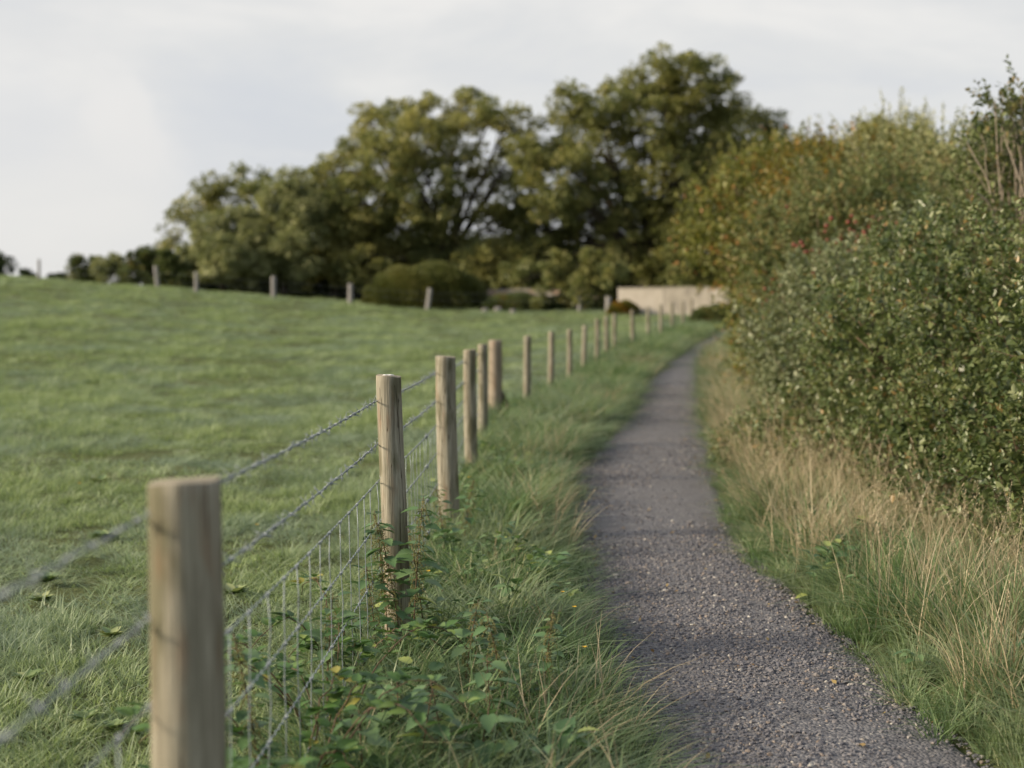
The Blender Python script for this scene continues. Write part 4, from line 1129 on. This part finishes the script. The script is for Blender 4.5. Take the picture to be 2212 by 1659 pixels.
shrub("hedge_shrub", "pale grey green shrub with silvery young shoots in the middle of the hedge", "shrub", (3.7, 14.4, .0),
      [LB(1860, 790, 14, .92, 1.3, .80), LB(1880, 740, 14.5, 1.0, 1.2, .75), LB(1990, 700, 13.6, 1.0, 1.0, .7), LB(1800, 890, 14, .68, 1.1, .5), LB(2080, 655, 13, .9, 1.0, .68), LB(1900, 850, 13.4, .9, 1., .7)],
      M['silver'], .054, 80, .24, 11, .025, GP, spiky=.8, tint=(.2, .9), shoots=110, slen=.5)
_, Cb, Rb = shrub("hawthorn_shrub", "hawthorn with clusters of red berries among pale leaves, midway up the hedge", "shrub", (4.4, 18, .02),
      [LB(1850, 560, 17.5, 1.1, 1.3, .9), LB(1775, 640, 17.5, .85, 1.2, .9), LB(1960, 520, 17, 1.0, 1.2, .9), LB(1745, 760, 18, .62, 1.1, .75), LB(1820, 480, 18.5, .85, 1.0, .7), LB(1720, 560, 18.5, .7, 1.0, .7)],
      M['brown_bush'], .055, 65, .26, 10, .03, GP, spiky=.6, tint=(.35, 1.), shoots=90, slen=.6)
haw = _
shrub("hedge_shrub", "tall yellow green shrub with orange tinged leaves overhanging the bend of the path", "shrub", (4.9, 25.5, .02),
      [LB(1600, 480, 25, .85, 1.1, .75), LB(1680, 420, 25.5, 1.0, 1.3, .75), LB(1592, 540, 25, .70, 1.1, .62), LB(1690, 570, 24.5, .9, 1.2, 1.), LB(1672, 680, 24, .6, 1.1, .85), LB(1690, 780, 24, .58, 1.1, .75), LB(1740, 700, 23, .7, 1.0, 1.0), LB(1760, 440, 25, 1.1, 1.3, .85), LB(1740, 580, 25, 1., 1.2, 1.1), LB(1560, 500, 25, .5, .8, .45), LB(1720, 370, 26, .5, .8, .3), LB(1640, 400, 25, .5, .7, .3)],
      M['yellow'], .085, 42, .34, 9, .04, GP, spiky=.6, tint=(.2, .95), shoots=60, slen=.7)
shrub("hedge_shrub", "shrub with orange autumn leaves behind the red berries", "shrub", (4.9, 21.5, .0),
      [LB(1790, 470, 21, .8, 1., .75), LB(1760, 400, 22, .7, .9, .5), LB(1850, 400, 21.5, .8, .9, .6), LB(1740, 520, 21, .6, .9, .8)],
      M['orange'], .075, 48, .3, 9, .035, GP, spiky=.6, tint=(.1, .8))
def upright(g):
    pass
shrub("hedge_shrub", "greyish green shrub with tall upright wands against the distant dark tree", "shrub", (6.0, 22, .0),
      [LB(1930, 430, 21, 1.0, 1.1, .65), LB(2010, 450, 20.5, 1.0, 1.1, .7), LB(1870, 370, 22, .35, .5, .45), LB(1920, 370, 22, .22, .4, .5), LB(1960, 385, 21, .2, .4, .45), LB(2020, 390, 21, .2, .4, .45), LB(1990, 520, 20, 1.1, 1.1, .8), LB(2060, 430, 20, .5, .7, .6)],
      M['willow'], .07, 55, .34, 9, .03, GP, spiky=.6, tint=(.3, 1.), shoots=70, slen=.8)
def bare(g):
    def br(pts, r0, r1):
        P = np.array([at(*p) for p in pts]); t = np.linspace(0, 1, len(P)); tt = np.linspace(0, 1, 12)
        g.tube(np.stack([np.interp(tt, t, P[:, i_]) for i_ in range(3)], -1), np.linspace(r0, r1, 12), 6)
    Yb = 11.5
    for pts, r0, r1 in (
        ([(2172, 560, Yb), (2158, 500, Yb), (2150, 475, Yb), (2136, 436, Yb - .1), (2112, 418, Yb - .1), (2088, 411, Yb - .2)], .013, .005),
        ([(2178, 560, Yb), (2162, 470, Yb), (2140, 425, Yb), (2134, 385, Yb), (2104, 338, Yb), (2085, 300, Yb + .1), (2072, 305, Yb)], .011, .002),
        ([(2134, 385, Yb), (2128, 352, Yb), (2131, 322, Yb), (2118, 292, Yb)], .005, .002),
        ([(2160, 465, Yb), (2167, 420, Yb), (2160, 392, Yb), (2172, 350, Yb), (2166, 322, Yb)], .007, .002),
        ([(2215, 480, Yb), (2208, 400, Yb + .1), (2186, 330, Yb), (2170, 280, Yb), (2152, 248, Yb), (2132, 222, Yb)], .009, .002),
        ([(2186, 330, Yb), (2196, 290, Yb), (2192, 250, Yb)], .004, .002),
        ([(2160, 456, Yb), (2128, 450, Yb), (2104, 453, Yb)], .007, .004),
        ([(2140, 425, Yb), (2110, 375, Yb), (2098, 368, Yb), (2086, 340, Yb)], .004, .0015)):
        br(pts, r0, r1)
shrub("elder_shrub", "tall thin shrub with bare pale branches and few leaves at the top right edge", "shrub", (4.3, 11.6, .0),
      [LB(2165, 300, 11.6, .16, .3, .22), LB(2150, 245, 11.5, .10, .2, .14), LB(2200, 225, 11.5, .12, .2, .12), LB(2215, 330, 11.7, .22, .35, .4), LB(2190, 400, 11.9, .24, .35, .22), LB(2160, 390, 12.1, .22, .3, .25), LB(2210, 460, 11.6, .3, .4, .25), LB(2240, 270, 11.6, .25, .3, .35), LB(2200, 290, 12.0, .22, .3, .25), LB(2180, 350, 12.2, .28, .35, .3), LB(2140, 340, 12.6, .2, .3, .25), LB(2120, 440, 12.4, .25, .3, .22), LB(2170, 480, 12, .35, .4, .25)],
      M['brown_bush'], .045, 85, .16, 9, .016, GP, spiky=.6, tm=M['grey_twig'], core=.25, extra=bare, tint=(.1, .9))
shrub("hedge_shrub", "low leafy bush spilling onto the grass at the foot of the pale shrub", "shrub", (2.75, 12.2, .0),
      [LB(1700, 985, 12.2, .5, .8, .3), LB(1770, 1020, 11.2, .45, .7, .26), LB(1660, 960, 13.2, .35, .6, .25)],
      M['hedge'], .04, 140, .14, 10, .012, GP, spiky=.2, tint=(.35, .95), nstem=8)
# filler further along so the hedge closes behind the bend
shrub("hedge_shrub", "dull green shrub filling the hedge behind the yellow green one at the bend", "shrub", (7.5, 34, .3),
      [((7.6, 33, 1.6), (1.5, 2.2, 1.3)), ((7.9, 36, 1.9), (1.5, 2.2, 1.3)), ((8.6, 40, 1.9), (1.6, 2.4, 1.3)), ((9.5, 44, 2.1), (1.6, 2.4, 1.2))],
      M['yellow'], .12, 18, .4, 8, .05, GP, spiky=.5)
# berries
g = Geo(); oc = np.array([[1, 0, 0], [-1, 0, 0], [0, 1, 0], [0, -1, 0], [0, 0, 1], [0, 0, -1.]])
of = [[0, 2, 4], [2, 1, 4], [1, 3, 4], [3, 0, 4], [2, 0, 5], [1, 2, 5], [3, 1, 5], [0, 3, 5]]
def ball(c_, r_):
    V = []; 
    for f in of:
        pass
    V = list(oc); idx = {}; T_ = []
    def mid(a, b):
        k_ = (min(a, b), max(a, b))
        if k_ not in idx:
            idx[k_] = len(V); v = V[a] + V[b]; V.append(v / np.linalg.norm(v))
        return idx[k_]
    for a, b, d in of:
        ab, bd_, da = mid(a, b), mid(b, d), mid(d, a)
        T_ += [[a, ab, da], [ab, b, bd_], [da, bd_, d], [ab, bd_, da]]
    g.add(np.array(V) * r_ + c_, None, T_)
for px, py, n, sp in ((1870, 545, 60, .20), (1840, 530, 40, .14), (1930, 545, 40, .2), (1905, 510, 30, .14), (1760, 545, 16, .06), (1960, 520, 24, .12), (1670, 628, 22, .08), (1885, 600, 24, .14), (1740, 660, 10, .1), (1950, 590, 16, .12)):
    c_ = np.array(at(px, py, 15.9 if px > 1700 else 16.8))
    for _ in range(int(n * .6)):
        ball(c_ + rng.normal(0, sp * 1.9, 3) * [1, .7, .6], rng.uniform(.014, .022) * 1.3)
bo = np.array(haw.location)
bb = link("berries", g.mesh("berries", bo), M['berry'], haw); bb['kind'] = 'stuff'

# ------------------------------------------------------------------ nettles, docks, brambles
def serrated(n=6):
    """toothed leaf outline as quads across the midrib"""
    V, Q = [], []
    t = np.linspace(0, 1, n * 2 + 1)
    for i_, s_ in enumerate(t):
        w = .34 * math.sin(math.pi * min(1, s_ * .9 + .1) ** .8) * (1.12 if i_ % 2 else .86)
        if i_ == len(t) - 1: w = .01
        V += [(-w, s_, .10 * w * 3 - .16 * s_ * s_), (0, s_ - (.03 if i_ % 2 else 0), -.16 * s_ * s_), (w, s_, .10 * w * 3 - .16 * s_ * s_)]
    for i_ in range(len(t) - 1):
        a = i_ * 3; Q += [[a, a + 1, a + 4, a + 3], [a + 1, a + 2, a + 5, a + 4]]
    return np.array(V), np.array(Q)
SER = serrated()
def nettle_meshes(seed, h=.5, big=.075, seeds=True):
    r_ = np.random.default_rng(seed)
    t = np.linspace(0, 1, 10); ln = r_.uniform(-.18, .18, 2)
    st = np.stack([ln[0] * h * t ** 1.6, ln[1] * h * t ** 1.6, h * t], -1)
    gs = Geo(); gs.tube(st, np.linspace(.0028, .0012, 10), 6)
    P, A_, sz = [], [], []; gq = Geo()
    nn = max(6, int(h / .036)); a0 = r_.uniform(0, 3)
    for k in range(nn):
        f = .15 + .85 * (k + .5) / nn; c_ = np.array([np.interp(f, t, st[:, i_]) for i_ in range(3)])
        a = a0 + k * math.pi / 2 + r_.normal(0, .2)
        for s0 in (0, math.pi):
            d_ = np.array([math.cos(a + s0), math.sin(a + s0), r_.uniform(-.35, .35)])
            P.append(c_ + d_ * .018); A_.append(d_); sz.append(big * (1.15 - .75 * abs(f - .6) * 1.3) * r_.uniform(.75, 1.15))
            gs.tube(np.stack([c_, c_ + d_ * .02]), .0009, 4)
            if seeds and f > .35:
                for _ in range(2):
                    aa = a + s0 + r_.uniform(-.8, .8); L_ = r_.uniform(.03, .07)
                    for q in range(22):
                        u_ = q / 22
                        pp = c_ + np.array([math.cos(aa), math.sin(aa), 0]) * .028 * math.sin(u_ * 1.6) + np.array([0, 0, -L_ * u_ ** 1.4]) + r_.normal(0, .0022, 3)
                        s1 = r_.uniform(.0016, .0026)
                        gq.add(oc * s1 + pp, None, of, r_.random())
    P, A_, sz = np.array(P), np.array(A_), np.array(sz)
    V, F, t_ = leaves_np(P, A_, sz, np.clip(r_.normal(.5, .22, len(P)), 0, 1), SER, .25)
    return gs.mesh("nettle_stem"), mesh_np("nettle_leaves", V, F, None, t_), (gq.mesh("nettle_seeds") if seeds else None)
NV = [nettle_meshes(s_, hh, bg_, sd_) for s_, hh, bg_, sd_ in ((1, .52, .07, True), (2, .60, .075, True), (3, .40, .07, True), (4, .30, .075, False), (5, .24, .08, False))]
for v in NV:
    v[0].materials.append(M['red_stem']); v[1].materials.append(M['nettle'])
    if v[2]: v[2].materials.append(M['nettle_seed'])
NL = [ # px, Y, variant, scale, label
    (838, 5.32, 1, .95, 'tall nettle with hanging seed strings growing up the left face of the sharp second post'),
    (866, 5.28, 0, 1.0, 'tall nettle with seed strings standing right against the front of the sharp second post'),
    (890, 5.42, 1, 1.0, 'tall nettle with feathery top just right of the sharp second post'),
    (915, 5.6, 2, 1.15, 'nettle spreading to the right behind the sharp second post'),
    (812, 5.2, 2, 1.0, 'shorter nettle poking through the netting left of the second post'),
    (560, 3.7, 0, .95, 'single tall seeding nettle in the field side of the netting near the big front post'),
    (700, 4.6, 2, 1.0, 'seeding nettle behind the netting halfway between the front and second posts'),
    (905, 3.95, 3, 1.0, 'low broad leaved nettle at the bottom of the picture below the second post'),
    (860, 4.15, 4, 1.1, 'small pale nettle just left of the bottom centre clump'),
    (960, 4.0, 3, 1.0, 'low nettle right of the bottom centre clump'),
    (1060, 4.3, 3, 1.0, 'leafy nettle with wide toothed leaves in the middle of the left verge'),
    (1090, 4.6, 2, .9, 'nettle with dark stem in the verge between the second post and the path'),
    (1175, 4.75, 2, .85, 'nettle nearest the path edge among the dry stalks'),
    (1000, 4.75, 2, .9, 'nettle with drooping leaves right of the second post foot'),
    (1030, 3.9, 4, 1.1, 'smallest nettle low at the bottom edge right of centre clump'),
    (960, 7.6, 2, 1.0, 'nettle clump stem near the foot of the thick third post'),
    (1000, 7.9, 2, 1.05, 'blurred nettle right of the foot of the thick third post'),
    (780, 3.85, 4, 1.1, 'young nettle with light leaves under the netting at the bottom edge'),
]
for k, (px, Yd, vi, sc, lb) in enumerate(NL):
    x_ = (px - 1106) / FPX * Yd
    rt = thing("nettle_plant", lb, "nettle", (x_, Yd, float(surf(x_, Yd)) - .01), 'nettles growing along the fence')
    rt.rotation_euler = (0, 0, k * 1.7); rt.scale = (sc, sc, sc * 1.05)
    for nm, me in zip(("stem", "leaves", "seed_strings"), NV[vi]):
        if me is None: continue
        o_ = bpy.data.objects.new(nm, me); COL.objects.link(o_); o_.parent = rt
# broad weeds in the meadow
def rosette(seed, n=9, L_=.10):
    r_ = np.random.default_rng(seed); P, A_, sz = [], [], []
    for k in range(n):
        a = k * 2.4 + r_.normal(0, .2); e_ = r_.uniform(.25, .9)
        d_ = np.array([math.cos(a), math.sin(a), e_]); P.append(d_ * .01); A_.append(d_); sz.append(L_ * r_.uniform(.7, 1.2))
    V, F, t_ = leaves_np(np.array(P), np.array(A_), np.array(sz), r_.uniform(.2, 1, n), SER, .15)
    me = mesh_np("rosette", V, F, None, t_); me.materials.append(M['dock']); return me
RM = [rosette(k, 26 + 2 * k, .04 + .005 * k) for k in range(4)]
for k, (px, py, sc, lb) in enumerate(((240, 1405, 1.2, 'pale broad leaved weed left of the big front post, largest in the meadow'), (225, 1180, 1.5, 'dark leafy weed clump high left of the big front post'), (100, 1275, 1.3, 'flat grey green weed near the left edge of the meadow'),
        (505, 1310, 1.1, 'pale weed just right of the big front post behind the netting'), (215, 1060, 1.9, 'tall dark weed tuft at the far left behind the top wire'), (185, 1590, 1.0, 'weed with drooping leaves low left in the meadow'), (60, 1510, 1.0, 'small weed by the left edge near the bottom'), (90, 1320, 1.0, 'little weed just below the flat grey green one'), (355, 1640, 1.0, 'weed at the bottom edge beside the big front post'),
        (245, 1610, .9, 'broad leaf weed right of the drooping one near the bottom left'), (200, 840, 3., 'dark far weed patch in the middle of the meadow'), (955, 1290, 1.4, 'dark leafy dock between the second and third posts'), (1045, 1240, 1.5, 'low leafy dock in the verge right of the third post'))):
    p = on_ground(px, py)
    ob = bpy.data.objects.new("broad_leaved_weed", RM[k % 4]); COL.objects.link(ob)
    ob.location = (p.x, p.y, float(surf(p.x, p.y)) + .02); ob.rotation_euler = (0, 0, k * 1.3); ob.scale = (sc,) * 3
    thing("", lb, "weed", ob=ob, group='broad leaved weeds in the grass')
# brambles at the foot of the netting
def bramble(px, Yd, lb, seed, n=6):
    x_ = (px - 1106) / FPX * Yd; b = np.array([x_, Yd, float(surf(x_, Yd))]); r_ = np.random.default_rng(seed)
    rt = thing("bramble", lb, "bramble", b, 'brambles under the netting')
    g = Geo(); P, A_, sz = [], [], []
    for _ in range(n):
        a = r_.uniform(0, 6.28); L_ = r_.uniform(.25, .5); t = np.linspace(0, 1, 12)
        st = np.stack([math.cos(a) * L_ * t, math.sin(a) * L_ * t, L_ * .75 * np.sin(t * 2.3)], -1) + r_.normal(0, .006, (12, 3)); st[0] = 0
        g.tube(st, np.linspace(.003, .0012, 12), 5)
        for f in np.arange(.15, 1, .085):
            c_ = np.array([np.interp(f, t, st[:, i_]) for i_ in range(3)]); aa = r_.uniform(0, 6.28)
            for q in (-.9, 0, .9):
                d_ = np.array([math.cos(aa + q), math.sin(aa + q), r_.uniform(0, .7)]); P.append(c_ + d_ * .012); A_.append(d_); sz.append(r_.uniform(.03, .05) * 1.1)
    P = np.array(P); P[:, 2] = np.maximum(P[:, 2], .02)
    V, F, t_ = leaves_np(P, np.array(A_), np.array(sz), np.clip(r_.normal(.55, .25, len(P)), 0, 1), SER, .4)
    link("leaves", mesh_np("bramble_leaves", V, F, None, t_), M['bramble'], rt)
    link("stems", g.mesh("bramble_stems"), M['red_stem'], rt)
bramble(560, 3.3, 'bramble with reddish stems low beside the big front post', 5, 8)
bramble(640, 3.75, 'bramble with a few yellow leaves in the middle under the netting', 6, 8)
bramble(700, 4.2, 'bramble trailing under the netting towards the second post', 7, 7)
bramble(745, 4.9, 'bramble at the left foot of the second post behind the netting', 8, 7)
bramble(480, 2.9, 'blurred bramble at the bottom edge right beside the big front post', 9, 7)
# tiny yellow flowers
def flower(px, py, lb, up=.1, sc=1.):
    p = on_ground(px, py); z = float(surf(p.x, p.y)); g = Geo(); h = up
    g.tube(np.array([[0, 0, 0], [.004, .002, h * .5], [.0, .0, h]]), .0009, 4)
    rt = thing("yellow_flower", lb, "flower", (p.x, p.y, z), 'small yellow flowers in the grass')
    link("stem", g.mesh("flower_stem"), M['nettle'], rt)
    g2 = Geo()
    for k in range(6):
        a = k * 1.047; d_ = np.array([math.cos(a), math.sin(a), .5]); s_ = np.array([-math.sin(a), math.cos(a), 0]) * .004 * sc
        c_ = np.array([0, 0, h]); L_ = .010 * sc
        g2.add([c_, c_ + d_ * L_ * .6 + s_, c_ + d_ * L_, c_ + d_ * L_ * .6 - s_], [[0, 1, 2, 3]])
    link("petals", g2.mesh("flower_petals"), M['flower'], rt)
for px, py, lb, u_, s_ in ((1262, 1560, 'yellow flower low in the left verge close to the path edge', .25, 1.), (1240, 1480, 'yellow flower at the path edge among tall stalks', .28, 1.), (1215, 1430, 'yellow flower left of the tall stalks at the path edge', .26, 1.), (555, 1170, 'tiny yellow flower in the meadow just right of the big front post', .09, 1.3), (172, 1085, 'tiny orange yellow flower in the meadow at the far left', .10, 1.6), (925, 1350, 'yellow flower right of the second post among nettles', .2, 1.2), (1012, 1100, 'blurred yellow flower beside the fourth post', .2, 2.)):
    flower(px, py, lb, u_, s_)
# two larger pale stones on the path
for px, py, r_, lb in ((1458, 1514, .022, 'flat tan stone, the largest lying on the near part of the path'), (1560, 1506, .013, 'small white stone lying right of the flat tan stone on the path')):
    p = on_ground(px, py); ob = stone(7 + int(px))
    ob.data.materials.clear(); ob.data.materials.append(M['rock'])
    ob.name = "path_stone"; COL.objects.link(ob); ob.location = (p.x, p.y, float(path_z(p.x, p.y)) + r_ * .25); ob.scale = (r_, r_ * .6, r_ * .6)
    thing("", lb, "stone", ob=ob)
